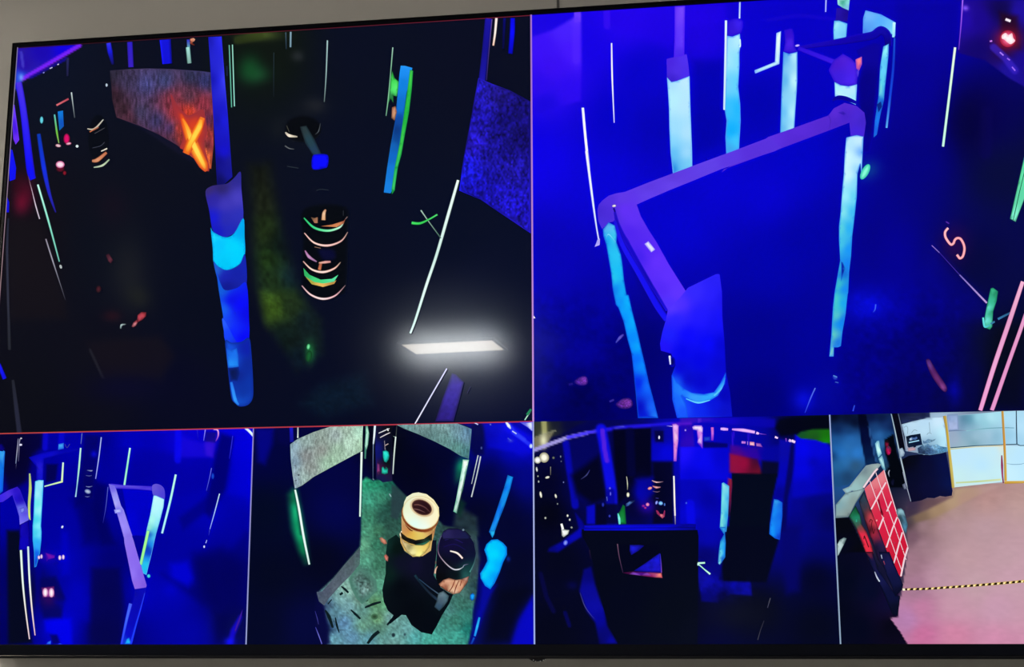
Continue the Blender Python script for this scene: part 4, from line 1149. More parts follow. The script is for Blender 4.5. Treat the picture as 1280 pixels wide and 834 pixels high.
po([(-112, 448), (-90, 446), (0, 456), (215, 466), (215, 498), (100, 488), (-50, 482), (-98, 490)], [(-100, 465, '6860e8'), (0, 468, '6050e0'), (100, 478, '4838d8'), (200, 480, '5040d8')], edge=(5, '3820d8'))
po([(212, 462), (235, 448), (270, 454), (296, 476), (306, 510), (302, 562), (260, 552), (222, 534), (212, 500)], [(230, 480, '6858d8'), (270, 475, '5848d0'), (290, 520, '4c40d8'), (240, 520, '5850d8')], sm=True)
PAD = K(155, 530, 5.958, [(222, 534), (240, 534), (302, 562), (296, 620), (270, 720), (250, 790)]) + K(155, 665, 5.752, [(234, 10), (218, 80), (196, 180), (180, 240), (164, 310), (140, 300), (124, 240), (128, 160), (150, 60)]) + K(155, 530, 5.958, [(172, 780), (196, 680)])
F(0, 0, 1)
po(PAD, K(155, 530, 5.958, [(235, 560, 'c0fcff'), (285, 590, 'b8f8ff'), (240, 640, 'b8fcff'), (270, 660, 'a8f4ff'), (210, 720, 'b0fff0'), (250, 740, '90ecff'), (190, 780, 'a0f8d0'), (225, 800, '58d0f0')]) + K(155, 665, 5.752, [(190, 20, '0840b8'), (175, 120, '0830a8'), (215, 40, '50d0ff'), (205, 100, '20a0ff'), (185, 150, '0c30d0'), (165, 230, '28d0f0'), (150, 270, '20c0f0'), (180, 200, '2090f0')]), edge=(1.0, '60b0ff'), step=1.2)
F(155, 665, 5.752)
st([(176, -6), (150, 110), (122, 236)], [22, 22, 22], ['a8f8a0', 'a8ff90', '90f0a0'], ['308880', '308880'], em=.65)
po([(0, -8), (45, -8), (70, 60), (110, 200), (165, 385), (160, 402), (80, 412), (60, 350), (30, 200), (5, 80)], [(20, 10, '9888f8'), (40, 30, '8870e8'), (50, 150, '9070f0'), (80, 160, '8868f0'), (70, 300, '9478f8'), (110, 300, '8060e8'), (100, 390, '9068e8'), (150, 390, '7c58e0')])
F(155, 530, 5.958)
po([(-112, 448), (-70, 460), (-55, 490), (-20, 610), (0, 640), (64, 834), (54, 850), (2, 850), (-40, 700), (-70, 600), (-98, 500)], [(-90, 470, '7468e8'), (-60, 560, '9898f8'), (-70, 590, 'b8b8ff'), (-40, 600, 'a098f8'), (-50, 650, '7068e8'), (-20, 700, '9888f8'), (20, 800, '9484f8'), (-10, 780, 'a090ff'), (40, 830, '8870e8')])
po([(-72, 640), (-24, 632), (-18, 660), (-64, 668)], [(-50, 650, 'c8d0ff'), (-25, 645, 'b0b0ff')], edge=(6, '8080f0'))
F(155, 665, 5.752)
po([(80, 412), (160, 400), (158, 440), (130, 520), (95, 660), (50, 812), (-10, 812), (10, 720), (62, 520), (76, 460)], [(100, 430, '0808a8'), (140, 430, '0a0ab8'), (100, 520, '0808b0'), (60, 650, '0808b8'), (40, 740, '0808c8'), (20, 800, '0c40d8')])
st([(50, 516), (24, 620), (0, 730), (-16, 812)], [28, 22, 18, 18], ['4860f8', '4468ff', '3050ff', '2840f8'], ['1010d0', '1010d0'])
st([(152, 440), (120, 560), (88, 670), (50, 812)], [8, 12, 14, 20], ['2838e0', '2038ff', '2040ff', '1c38ff'], ['0808c0', '0808c0'])
po([(6, 812), (20, 770), (40, 760), (52, 790), (46, 812)], [(25, 790, '18b0ff'), (28, 810, '30d0ff')], edge=(10, '0c38e0'))
ob('signal_light', 'mint dot below the bent frame')
el(180, 318, 13, 14, '48e8e0', 0, (6, '1060c0'))
F(155, 530, 5.958)
ob('light_strip', 'white tube right of the bent frame')
st([(388, 378), (350, 560), (310, 720), (286, 816)], [16, 18, 17, 16], ['c8fff0', 'b0f8f0', 'b0f8ff', 'b8f0ff'], ['2868c0', '2868c0'], em=.65)
ob('light_strip', 'thin broken line on the right wall')
st([(654, 330), (640, 400), (616, 498)], [5, 5, 4], ['7078e8', '6068e8', '4048c8'])
st([(714, 520), (680, 650), (642, 785)], [9, 9, 6], ['c8e8f0', 'a8c8ff', '90a0ff'], ['1c28b0', '1c28b0'])
st([(640, 790), (634, 830)], [4, 3], ['5058d0', '2028b0'])
F(155, 665, 5.752)
st([(598, 60), (590, 82)], 6, 'a0a8f8')
el(579, 107, 6, 9, 'c8d0ff')
F(155, 530, 5.958)
ob('light_strip', 'violet and pink edges at the top of the view')
st([(608, 44), (596, 126)], [7, 5], ['9890ff', '5858e0'])
st([(670, 42), (700, 48), (704, 90), (686, 130)], [9, 14, 12, 6], ['e8a8e0', 'f0b0f0', 'c070e0', '6028c0'], ['3010a8', '3010a8'])
st([(812, 90), (800, 180), (786, 262)], [6, 7, 4], ['2c2cd8', '2828d0', '1818c0'])
st([(550, 48), (552, 110)], [4, 3], ['2828c8', '1010b8'])
ob('signal_light', 'dim cyan dot on the dark post')
el(664, 390, 12, 24, '1858d8', 0, (12, '0818a0'))
ob('light_strip', 'bright white wedge in the upper right corner')
st([(905, 32), (935, 55), (972, 96)], [18, 22, 22], ['c0d8ff', 'f0ffff', 'd8f0ff'], ['4060f0', '4060f0'])
F(0, 665, 5.752)
ob('light_strip', 'paired long white tubes at the lower left')
st([(154, 132), (168, 370), (190, 580), (216, 772)], [18, 15, 11, 9], ['e0fff0', 'f0fff8', 'f8f0e8', 'f0d0e0'], ['385868', '484048'], em=.6)
st([(206, 106), (216, 340), (234, 560), (256, 745)], [15, 15, 12, 8], ['c8e8ff', 'f0fff8', 'f8e8e8', 'e8b8d0'], ['283868', '403048'], em=.6)
ob('signal_light', 'row of small white and pink lights')
for x, y, rx, ry in ((284, 184, 10, 14), (302, 178, 9, 16), (434, 186, 11, 18), (459, 182, 10, 18)):
    el(x, y, rx, ry, 'fff0f8', 0, (7, '9060c8'))
po([(330, 150), (400, 170), (405, 130), (396, 190), (350, 200), (340, 215)], [(350, 170, '7010a8'), (395, 165, '8018b8')], edge=(8, '3408a8'))
ob('signal_light', 'pair of glaring pink-white lights')
po([(300, 400), (395, 390), (400, 470), (310, 475)], [(350, 405, '802878'), (350, 460, 'a03898')], edge=(16, '200858'))
el(330, 436, 20, 32, 'fff4fc', 0, (14, 'c070b0'))
el(374, 438, 20, 34, 'fff0fa', 0, (14, 'c070b0'))
ob('light_strip', 'cyan glints at the bottom edge')
po([(336, 812), (346, 792), (372, 780), (370, 812)], [(360, 800, '3888ff')], edge=(8, '0c28e0'))
el(436, 808, 16, 8, '2850ff', 0, (6, '0c10e0'))
F(155, 665, 5.752)
ob('light_strip', 'slender pink streak at the lower right')
po([(856, 556), (850, 600), (834, 650), (806, 716), (798, 712), (815, 660), (838, 600)], [(850, 580, 'a84898'), (830, 640, '803090'), (808, 700, 'e0a0e0'), (840, 615, 'c878c0')], edge=(4, '38189c'))
end_feed(1.6)

# ---- lower row, tyre stacks on the concrete floor
begin_feed('camera_view', 'lower row, second camera view: two tyre stacks on a green-lit concrete floor', 4, 8, 6, 9,
           [(330, 570, '02043c'), (330, 640, '020822'), (340, 720, '02061e'), (330, 780, '020624'), (380, 780, '03063a'), (400, 700, '02041c'), (420, 640, '02044c'), (430, 590, '030440'),
            (520, 590, '020318'), (540, 630, '02041a'), (560, 570, '020420'), (600, 560, '0204a0'), (640, 560, '0204d8'), (650, 610, '0206a8'), (610, 590, '020438'), (600, 640, '020420'),
            (640, 650, '020428'), (650, 700, '020424'), (620, 780, '040a24'), (640, 720, '03061c'), (655, 790, '0204b8'), (606, 770, '04067c'), (604, 720, '02055c'), (630, 740, '03061e'), (640, 620, '02041c'), (480, 560, '02040c')])
F(305, 525, 5.751)
area([(80, 60), (215, 60), (205, 170), (150, 320), (100, 300)], '04048c', 60, .85)
area([(230, 60), (330, 60), (330, 190), (240, 160)], '04044a', 40, .7)
area([(318, 540), (352, 498), (378, 505), (440, 830), (466, 1030), (436, 1035), (392, 930), (345, 780)], [(325, 560, '0a5038'), (350, 540, '0c7c50'), (335, 660, '0c8c5c'), (370, 660, '1cc884'), (360, 780, '0c8c5c'), (400, 800, '16b070'), (410, 930, '0c8450'), (440, 1010, '0a4c3c')], 70, .95)
area([(360, 510), (378, 500), (430, 830), (400, 830)], '0c5040', 14, .8)
F(305, 665, 5.751)
F(305, 525, 5.751)
# concrete floor with green light
FLOOR = K(305, 525, 5.751, [(846, 440), (880, 410), (930, 440), (1000, 420), (1050, 430)]) + K(485, 525, 5.751, [(30, 440), (60, 480), (125, 545), (250, 600), (400, 760), (640, 800)]) + K(485, 665, 5.751, [(640, 60), (650, 240), (640, 420), (610, 560), (600, 700), (570, 830), (0, 830)]) + K(305, 665, 5.751, [(600, 830), (590, 700), (575, 560), (530, 440), (640, 340), (836, 108), (842, 0)])
STOPS = (K(305, 525, 5.751, [(880, 460, '2c9c74'), (950, 440, '208060'), (1050, 460, '186050'), (900, 560, '409c80'), (980, 560, '3c8c70'), (1040, 640, '204840'), (1000, 700, '244c44'), (900, 700, '3c8468'), (870, 800, '50a080'), (960, 800, '3c7458'), (1060, 760, '284c44'),
      (870, 900, '60a080'), (950, 900, '307058'), (1030, 860, '2c5448'), (880, 1020, '58a488'), (960, 1040, '387058'), (860, 1100, '3c6058'), (930, 1150, '4c8870'), (900, 1250, '5c9078'), (990, 1200, '58a488'), (1000, 1320, '5c9c74'),
      (700, 1280, '80b0b0'), (740, 1220, '8cb8a8'), (650, 1380, '5c8c9c'), (760, 1340, '78a8b0'), (820, 1300, '5c7c70'), (860, 1360, '60948c'), (720, 1460, '5c88b0'), (640, 1580, '68a0b0'), (780, 1560, '6090b0'), (860, 1480, '689c84'), (900, 1570, '5890a0'), (960, 1430, '608c60'), (980, 1500, '4c7868'), (1040, 1560, '5c9490'), (940, 1310, '588c5c'), (600, 1340, '38506c'), (590, 1500, '10204c')])
      + K(485, 665, 5.751, [(20, 620, '78a8a8'), (60, 680, '5c8c88'), (30, 780, '6c9c98'), (130, 700, '68a0a0'), (200, 760, '50a0a0'), (280, 780, '48a898'), (400, 700, '408c80'), (350, 760, '48a898'), (480, 640, '387868'), (520, 520, '386c60'), (540, 420, '4c7870'), (580, 350, '3c5c58'), (620, 200, '405868'), (560, 600, '30786c'), (580, 700, '187068'), (480, 760, '40a090'), (440, 560, '48807c'), (610, 380, '203c44')])
      + K(485, 525, 5.751, [(60, 600, '244440'), (200, 640, '1c3834'), (500, 780, '24383c')]))
F(0, 0, 1)
area(FLOOR, STOPS, 3.0, 1, .34, 2.6, 2.6)
grain(FLOOR, .22, 1.5, 1.5, 2)
F(485, 665, 5.751)
area([(585, 0), (640, 60), (660, 200), (640, 300), (600, 330), (610, 200)], '30444c', 40, .9, .3, 6, 6)
F(485, 525, 5.751)
area([(25, 465), (60, 480), (125, 545), (100, 640), (70, 720), (20, 700)], '283c44', 20, .8)
area([(490, 640), (540, 640), (640, 700), (650, 834), (540, 790), (470, 770)], '24383c', 50, .85, .3, 6, 6)
area([(515, 560), (560, 600), (520, 700), (490, 670)], '0c3028', 40, .8)
glow(525, 340, 40, 70, '109068', 1, 10)
glow(505, 400, 24, 60, '0c5044', .8, 15)
area([(600, 30), (700, 20), (690, 250), (620, 260), (585, 200)], '040640', 40, .85)
area([(680, 20), (860, 20), (1040, 120), (1040, 330), (900, 230), (720, 200)], [(760, 60, '0408c8'), (850, 120, '0408d0'), (960, 80, '0808e8'), (1000, 200, '0808e0'), (1020, 300, '0404a0'), (880, 60, '1010ff'), (720, 100, '0404b0')], 40, .9)
band([(900, 90), (1036, 190)], 26, '2838ff', .8, 24)
band([(860, 20), (905, 85), (980, 140)], 26, '3040ff', .7, 24)
glow(880, 150, 20, 12, '4048d8', .8)
F(485, 665, 5.751)
area([(665, 340), (740, 400), (780, 380), (730, 480), (690, 580), (650, 700), (610, 810), (590, 810), (635, 600), (665, 430)], '0408a4', 40, .85)
area([(1040, 460), (1040, 810), (890, 810), (940, 640)], '0404c0', 60, .95)
area([(690, 330), (660, 300), (670, 240), (650, 360), (640, 560), (660, 560)], '02046c', 30, .6)
glow(865, 195, 14, 20, '0c30a0', .8)
area([(800, 420), (1000, 380), (1040, 420), (960, 560), (880, 800), (690, 800), (720, 600)], '02041a', 110, .9)
area([(1045, 470), (1045, 815), (890, 815), (945, 640)], '0404c0', 50, .95)
F(305, 665, 5.751)
area([(525, 430), (580, 530), (610, 700), (620, 810), (560, 810), (515, 680), (510, 560)], '06083c', 30, .9)

ob('plywood_panel', 'large pale plywood panel at the upper left of the view'); F(305, 525, 5.751)
po([(332, 176), (385, 138), (500, 88), (625, 42), (740, 38), (855, 36), (852, 130), (850, 222), (780, 258), (640, 334), (500, 410), (420, 470), (366, 496), (350, 400), (336, 280)],
   [(350, 190, '8ca8b8'), (360, 300, '809cb0'), (370, 440, '94aabc'), (450, 150, '94aca8'), (450, 260, '888c8c'), (480, 340, '8c9490'), (560, 130, '8c9c94'), (560, 220, '848884'), (600, 320, '9cc0a8'), (660, 110, '98a8a8'), (680, 220, '98b8a0'), (740, 70, 'a0b8a8'), (760, 160, 'b0d0bc'), (830, 80, 'b0dcc4'), (830, 180, 'b0d4b8'), (430, 420, '98b0a8'), (640, 290, 'a0c4a8')], nz=.4, nx=1.0, ny=4, step=1.2)
el(393, 396, 8, 8, '586068'); el(372, 436, 9, 6, '607078'); el(368, 330, 7, 6, '6c7c88')
st([(520, 140), (512, 175)], 8, '78807c')
ob('light_strip', 'thin white line above the pale plywood panel')
st([(388, 52), (387, 130)], 9, ['b0b8b8', 'e0f0e8'])
st([(340, 56), (344, 160)], [30, 34], ['1818c8', '14148c'], ['060650', '060650'])
ob('light_strip', 'bright green-haloed tube at the left'); 
st([(368, 502), (396, 640), (428, 834), (470, 1040)], [14, 18, 18, 14], ['e0fff0', 'f0fff8', 'e8fff8', 'd8f0e8'], ['40a088', '2c6868'], em=.65)
ob('light_strip', 'white tube at the edge of the floor')
st([(846, 230), (842, 400), (834, 696)], [17, 15, 12], ['f0fff4', 'e8fff8', 'e0fff0'], ['306058', '306058'], em=.65)
ob('light_strip', 'white tubes by the far doorway')
po([(874, 38), (890, 38), (900, 100), (892, 180), (880, 220), (876, 280), (866, 278), (868, 180), (874, 100)], [(885, 60, 'b0f0d0'), (888, 130, 'c8ffe8'), (872, 250, 'b8e8d8')], edge=(4, '408070'))
st([(942, 38), (936, 120), (930, 175)], [17, 15, 10], ['e0f4ff', 'f0fcff', 'c0d0e0'], ['405070', '405070'], em=.65)
st([(930, 175), (928, 300), (928, 430)], [6, 6, 5], ['7080a0', '506088', '384860'])
ob('far_doorway', 'far doorway with lit signs in blue and pink')
po([(950, 40), (1066, 36), (1066, 440), (1000, 450), (952, 420), (944, 200)], [(970, 100, '10102c'), (965, 250, '0c1470'), (965, 200, '14187c'), (970, 350, '481440'), (970, 420, '101848'), (1030, 200, '04080c'), (1030, 300, '06100c'), (1040, 60, '080810')])
st([(968, 96), (1005, 80), (1046, 62)], [6, 9, 6], 'e0e0e8', ['404048', '404048'])
st([(978, 128), (1020, 106), (1050, 92)], [6, 9, 6], 'e0d8e0', ['404048', '404048'])
st([(1030, 62), (1038, 80)], 8, 'f0f0f0')
st([(1012, 186), (1038, 172)], [8, 8], 'c0a8a8', ['302828', '302828'])
st([(1010, 150), (1014, 200), (1016, 215)], [5, 5, 8], '807888')
po([(998, 225), (1020, 218), (1040, 230), (1046, 260), (1040, 285), (1024, 308), (1008, 300), (1000, 270)], [(1015, 240, '30e8d8'), (1030, 270, '20e0d0'), (1015, 295, '28c8b8')], edge=(8, '106058'))
po([(990, 345), (1000, 335), (1012, 352), (1024, 338), (1036, 352), (1034, 385), (1012, 392), (990, 385)], [(1010, 365, '30d8c0'), (1030, 360, '20c0a8')], edge=(8, '106050'))
po([(958, 310), (975, 320), (980, 370), (968, 396), (956, 380)], [(965, 340, 'a04098'), (970, 380, 'c84888')], edge=(10, '402048'))
el(1052, 542, 5, 14, '80a8a8', -30)
st([(926, 424), (936, 432)], 8, '607888')
F(305, 665, 5.751)
ob('kerb', 'grey kerb stone along the dark wall')
po([(522, 432), (560, 430), (640, 340), (720, 240), (800, 150), (836, 108), (834, 230), (770, 310), (690, 390), (610, 480), (578, 530), (540, 500)],
   [(540, 450, '485468'), (600, 420, '4c5468'), (580, 490, '505c6c'), (700, 310, '505c68'), (650, 410, '586470'), (780, 220, '4c5860'), (760, 290, '54646c'), (820, 160, '485860'), (820, 220, '50706c')], nz=.22, nx=2, ny=2, step=1.4)
ob('dead_leaf', 'dark leaf lying on the floor')
for p, w in (([(700, 392), (725, 412), (752, 438)], [8, 18, 14]), ([(585, 562), (612, 610), (640, 690)], [8, 26, 14]), ([(658, 615), (668, 670), (686, 725)], [6, 16, 6]), ([(768, 560), (800, 590), (838, 626)], [8, 18, 14]),
             ([(972, 716), (930, 750), (888, 806)], [24, 26, 18]), ([(870, 545), (930, 520), (986, 504)], [12, 20, 12]), ([(604, 520), (632, 486)], [8, 8]), ([(690, 452), (712, 438)], [16, 18]), ([(1030, 670), (1066, 630)], [14, 20])):
    st(p, w, '0c1c20')
el(940, 610, 26, 22, '28402c', 0, (20, '4c7c5c'))
el(880, 490, 16, 14, '30483c', 0, (12, '406858'))
F(485, 665, 5.751)
el(40, 742, 14, 16, '1c2c34', 0, (8, '406468'))
el(122, 738, 10, 12, '2c444c', 0, (8, '508084'))
ob('floor_patch', 'rough grey worn patch on the floor'); F(305, 665, 5.751)
po([(780, 300), (830, 260), (900, 290), (950, 350), (960, 420), (900, 480), (850, 520), (810, 480), (770, 400), (755, 340)], [(800, 320, '70908c'), (850, 350, '3c5854'), (900, 320, '3c5c54'), (850, 440, '789c98'), (900, 420, '84a8a0'), (920, 380, '405c54'), (800, 420, '48706c'), (860, 500, '30484c')], nz=.75, nx=2.2, ny=2.2, step=1.2, edge=(60, '4c8070'))
ob('shadow_patch', 'black shape of the stand between the tyre stacks'); F(485, 665, 5.751)
po([(60, 20), (100, 60), (120, 140), (180, 180), (260, 160), (310, 60), (350, 60), (350, 150), (340, 240), (330, 310), (380, 400), (440, 440), (470, 450), (440, 520), (390, 600), (350, 680), (316, 738), (240, 722), (170, 670), (130, 600), (100, 596), (20, 660), (4, 660), (40, 600), (0, 566), (-30, 500), (-40, 420), (-16, 300), (-14, 150), (0, 60)],
   [(100, 220, '0c0e24'), (200, 240, '100e2c'), (300, 250, '0a0c20'), (100, 400, '02060e'), (200, 560, '02060e'), (300, 640, '020610'), (0, 300, '08201c'), (0, 100, '0c2c28'), (60, 120, '04100e'), (400, 520, '040c14')])
st([(195, 312), (230, 360), (300, 440), (380, 506)], [22, 20, 20, 26], ['1c3848', '102030', '182434', '243c54'], ['060c14', '060c14'])
st([(225, 340), (300, 400), (370, 450)], [5, 8, 8], ['20405c', '2c3c54', '4c6478'])
po([(362, 440), (400, 424), (440, 460), (430, 500), (400, 540), (370, 570), (334, 540), (350, 500)], [(390, 445, '6c8490'), (420, 470, '50707c'), (370, 540, '304c64'), (380, 490, '485c6c')], edge=(10, '24343c'))
F(305, 665, 5.751)
ob('paint_splash', 'orange leaf-shaped spots on the floor')
po([(975, 46), (990, 38), (1022, 60), (1030, 86), (1010, 90), (986, 72)], [(990, 50, 'e0a080'), (1015, 75, 'e08870')], edge=(6, '805848'))
po([(1008, 172), (1022, 160), (1040, 180), (1036, 214), (1018, 205)], [(1020, 180, 'e07868'), (1030, 205, 'e89080')], edge=(6, '704840'))
ob('tyre_stack', 'glowing cream and yellow tyre stack'); F(485, 525, 5.751)
po([(118, 590), (135, 555), (180, 528), (220, 522), (280, 535), (330, 575), (366, 630), (370, 690), (356, 740), (340, 790), (330, 840), (318, 880), (310, 940), (250, 980), (180, 985), (120, 940), (92, 880), (88, 834), (100, 800), (98, 700), (110, 640)],
   [(140, 580, 'e8f0d0'), (220, 540, 'f4f4d0'), (300, 570, 'f8f0c0'), (350, 640, 'fff8c8'), (140, 660, 'f0f8d8'), (200, 720, 'e8fff0'), (280, 740, 'f8ffe8'), (340, 720, 'fff0b8'), (120, 700, 'd8c880'), (120, 740, 'b06848'), (160, 790, 'b85830'), (200, 770, 'e8d898'), (180, 810, 'f0d040'), (240, 820, 'e8d860'), (300, 790, 'c07040'), (330, 780, '7c3c20'), (270, 800, 'e8c870')])
po([(100, 700), (125, 740), (170, 780), (240, 800), (320, 775), (345, 760), (330, 800), (270, 815), (200, 805), (150, 785), (115, 760)], [(115, 735, 'b87858'), (150, 770, '8c4828'), (190, 795, '601c08'), (280, 800, 'a86028'), (330, 780, '6c3018')], edge=(8, 'c8a060'))
st([(130, 760), (160, 790), (180, 800)], [4, 10, 4], ['803820', '602010', '804020'])
st([(100, 800), (90, 826), (100, 840)], [8, 10, 8], 'f0e0c0')
el(232, 690, 138, 112, [(110, 720, '8c4c28'), (170, 790, '5c2410'), (250, 800, '7c3818'), (340, 770, '8c5030'), (232, 690, 'c08050')], 24, n=32)
el(238, 668, 134, 118, [(120, 640, 'e8f4d0'), (150, 570, 'e8f0d0'), (220, 540, 'fbf6d0'), (310, 570, 'fff4c0'), (360, 640, 'fff8c8'), (130, 700, 'f0fce0'), (190, 750, 'e0fff8'), (260, 780, 'f0fff4'), (340, 740, 'fff4c8'), (240, 660, 'f4e8c0')], 24, (8, 'e0cc90'), n=32)
st([(112, 700), (140, 750), (200, 785), (270, 792), (340, 765)], [4, 9, 12, 10, 4], ['a06838', '884020', '6c2810', '904820', 'a86838'])
el(246, 630, 92, 66, [(180, 600, 'd8c098'), (300, 600, 'e8d0a0'), (250, 690, 'c8a880')], 24, (10, 'f0e4c0'), n=28)
el(245, 630, 76, 53, [(200, 600, '3c1c20'), (280, 660, '281014'), (245, 630, '281018'), (190, 620, '301418')], 24, (8, '8c6450'), n=28)
st([(190, 612), (225, 612), (270, 632), (306, 668)], [5, 9, 9, 5], ['7c4c48', '6c4440', '583438', '482828'])
st([(186, 640), (225, 648), (270, 668)], [4, 8, 4], ['805450', '6c4848', '4c2c30'])
F(485, 665, 5.751)
po([(90, 0), (140, 40), (200, 60), (260, 50), (320, 10), (318, 60), (290, 90), (220, 100), (150, 80), (100, 50)], [(120, 40, '0c0c0c'), (200, 80, '080c10'), (280, 70, '203c30'), (300, 40, '101810')], edge=(6, '302818'))
po([(92, 34), (120, 70), (180, 94), (250, 96), (310, 60), (300, 110), (270, 150), (230, 180), (180, 176), (140, 148), (110, 100)], [(100, 60, 'd8b890'), (120, 110, 'f0d898'), (150, 110, '90885c'), (180, 150, 'f8f0a8'), (230, 160, 'fff890'), (270, 120, 'f0d070'), (290, 90, 'e8c058'), (220, 110, 'e8d878')], edge=(6, '907840'))
st([(200, 92), (260, 86), (300, 62)], [6, 14, 8], ['103028', '2c7058', '205040'])
ob('tyre_stack', 'dark tyre stack with an orange glowing foot')
po([(400, 0), (500, -10), (580, 20), (620, 80), (634, 160), (616, 240), (590, 310), (570, 370), (530, 425), (470, 450), (420, 425), (366, 385), (345, 330), (350, 200), (356, 100), (375, 40)],
   [(420, 30, '0c0c28'), (500, 30, '141040'), (450, 100, '120c38'), (560, 60, '0e0c30'), (500, 180, '0a0824'), (600, 150, '0c1030'), (400, 250, '080814'), (500, 310, '04080e'), (580, 280, '103838'), (560, 310, '2c6c68'), (380, 330, '06060a')])
st([(404, 0), (376, 50), (362, 120), (372, 170), (420, 230), (470, 268), (510, 270), (540, 255)], [4, 8, 7, 8, 9, 12, 12, 6], ['8088a0', '505078', '604870', '907890', 'b8a8b8', 'c8c8d8', 'd0d8e0', '8090a0'], ['100c24', '100c24'])
st([(540, 256), (550, 240), (580, 232)], [6, 6, 4], ['a0b0c0', '707c98', '403c58'])
st([(620, 60), (636, 140), (622, 220), (590, 290)], [4, 5, 7, 8], ['203040', '2c4050', '385c60', '509890'])
st([(448, 138), (500, 154), (538, 192)], [10, 15, 14], ['f0e8e0', 'fff0e8', 'f8e0d8'], ['605058', '605058'], em=.65)
st([(410, 60), (470, 50), (540, 80)], [4, 8, 4], '20185c')
st([(400, 110), (480, 90), (560, 130)], [4, 7, 4], '181250')
el(568, 44, 9, 9, '708098', 0, (6, '20244c'))
po([(366, 376), (400, 345), (440, 332), (490, 345), (530, 340), (585, 318), (575, 360), (548, 400), (516, 440), (470, 450), (430, 430), (380, 396)],
   [(385, 375, 'd89878'), (430, 350, 'f0b898'), (420, 400, '703020'), (455, 400, 'f8d8b0'), (480, 380, 'b86848'), (500, 370, 'f8e0b8'), (490, 430, 'f8d8b8'), (540, 360, '904830'), (545, 385, 'f0b890'), (520, 420, 'c88060'), (575, 335, 'c8a098')], edge=(6, '583028'))
for a in (([(485, 345), (462, 400), (440, 430)]), ([(512, 350), (490, 400), (478, 445)]), ([(530, 352), (520, 390)])):
    st(a, [5, 7, 5], '782c20')
st([(340, 300), (345, 270), (358, 248)], [14, 13, 6], ['f0c8b0', 'e8b8a0', 'a07868'], ['403028', '403028'])
st([(344, 230), (346, 212)], 8, '685850')
F(485, 525, 5.751)
po([(386, 834), (400, 800), (440, 780), (500, 780), (560, 800), (600, 840), (580, 860), (400, 860)], [(420, 810, '282458'), (500, 800, '1c1848'), (570, 820, '181c48')], edge=(8, '0c1024'))
el(543, 792, 8, 8, '687c90')
st([(40, 120), (56, 124)], 3, '90b0a8')
ob('light_strip', 'thin white tube left of the pale stack')
st([(58, 122), (46, 260), (38, 390)], [10, 11, 8], ['f0fff8', 'd0e0d8', 'c8d8d8'], ['283838', '283838'], em=.65)
st([(66, 40), (60, 118)], [6, 6], ['282c30', '404848'])
ob('plywood_panel', 'pale plywood panel at the upper right of the view')
po([(66, 36), (200, 28), (330, 26), (500, 24), (604, 66), (596, 160), (582, 282), (520, 258), (440, 208), (340, 158), (220, 104), (120, 66)],
   [(120, 45, '6c9898'), (250, 50, '7c9c9c'), (250, 100, '5c7c7c'), (400, 60, '7ca0a0'), (400, 150, '608c88'), (380, 120, '688c8c'), (500, 80, '7094a0'), (560, 120, '6c90a8'), (500, 200, '5c9088'), (560, 240, '487c80'), (590, 90, '507898'), (330, 130, '587c7c')], nz=.42, nx=1.0, ny=4, step=1.2)
st([(500, 24), (560, 46), (604, 66)], [3, 6, 3], '0c1034')
ob('light_strip', 'wide white tube with a green glow')
po([(540, 286), (584, 288), (566, 370), (540, 500), (510, 620), (496, 672), (472, 660), (490, 580), (516, 440), (532, 350)], [(560, 300, 'f4fff8'), (545, 400, 'd8fff0'), (525, 480, 'e0f4ec'), (500, 600, 'b8d8d0'), (485, 655, 'e0f0e8')], edge=(5, '60b898'))
st([(568, 330), (530, 530), (494, 668)], [4, 5, 4], ['80b8a8', '30403c', '607870'])
ob('light_strip', 'pair of thin white tubes right of the wide one')
st([(650, 256), (626, 360), (603, 462)], [9, 8, 6], ['d0d8e0', 'b8c8d0', 'a8b0b8'], ['202840', '202840'])
st([(668, 264), (640, 400), (602, 556)], [11, 10, 10], ['d0d8e8', 'c0ccd8', 'd0d8e0'], ['202840', '202840'])
ob('light_strip', 'blue glowing panel on the right wall')
po([(862, 398), (902, 412), (880, 500), (840, 620), (800, 720), (766, 815), (748, 834), (728, 806), (760, 720), (800, 600), (836, 490)], [(868, 410, '1878e0'), (890, 430, '10a8f8'), (850, 500, '0c70f0'), (870, 520, '18a8f0'), (800, 620, '0860f0'), (830, 620, '18a0e8'), (770, 730, '1070f0'), (790, 740, '20b0f0'), (740, 800, '1080e8'), (760, 815, '20b8f0')], edge=(5, '0c58b8'))
ob('light_strip', 'white glints on blue in the upper right corner')
st([(622, 20), (650, 36)], [8, 9], ['f0f0ff', 'a0a8f0'])
st([(850, 16), (870, 45), (884, 66)], [16, 26, 10], ['d8e0ff', 'f8ffff', 'a0b0f8'], ['3040d8', '3040d8'])
st([(895, 82), (925, 102)], [10, 11], ['c0c8ff', 'b8c8ff'], ['3040e0', '3040e0'])
st([(862, 132), (888, 152)], 8, '3848e0')
st([(735, 30), (742, 40)], 10, '5060c0')
el(674, 204, 8, 12, '4858a8', 0, (6, '101858'))
po([(945, 12), (1045, 8), (1045, 90), (1010, 60)], [(975, 20, '5858e8'), (1030, 30, 'e8f4ff'), (1040, 70, 'c8d8ff'), (960, 18, '4848d8')], edge=(8, '3838d8'))
el(1030, 190, 14, 18, 'd8e8ff', 0, (8, '3848e8'))
F(485, 665, 5.751)
ob('pad', 'glowing cyan blob-shaped pad on the right')
po([(736, -10), (772, -10), (766, 20), (752, 44), (740, 20)], [(750, 0, '18a8f0'), (765, 0, '30c8f0')], edge=(4, '1070c0'))
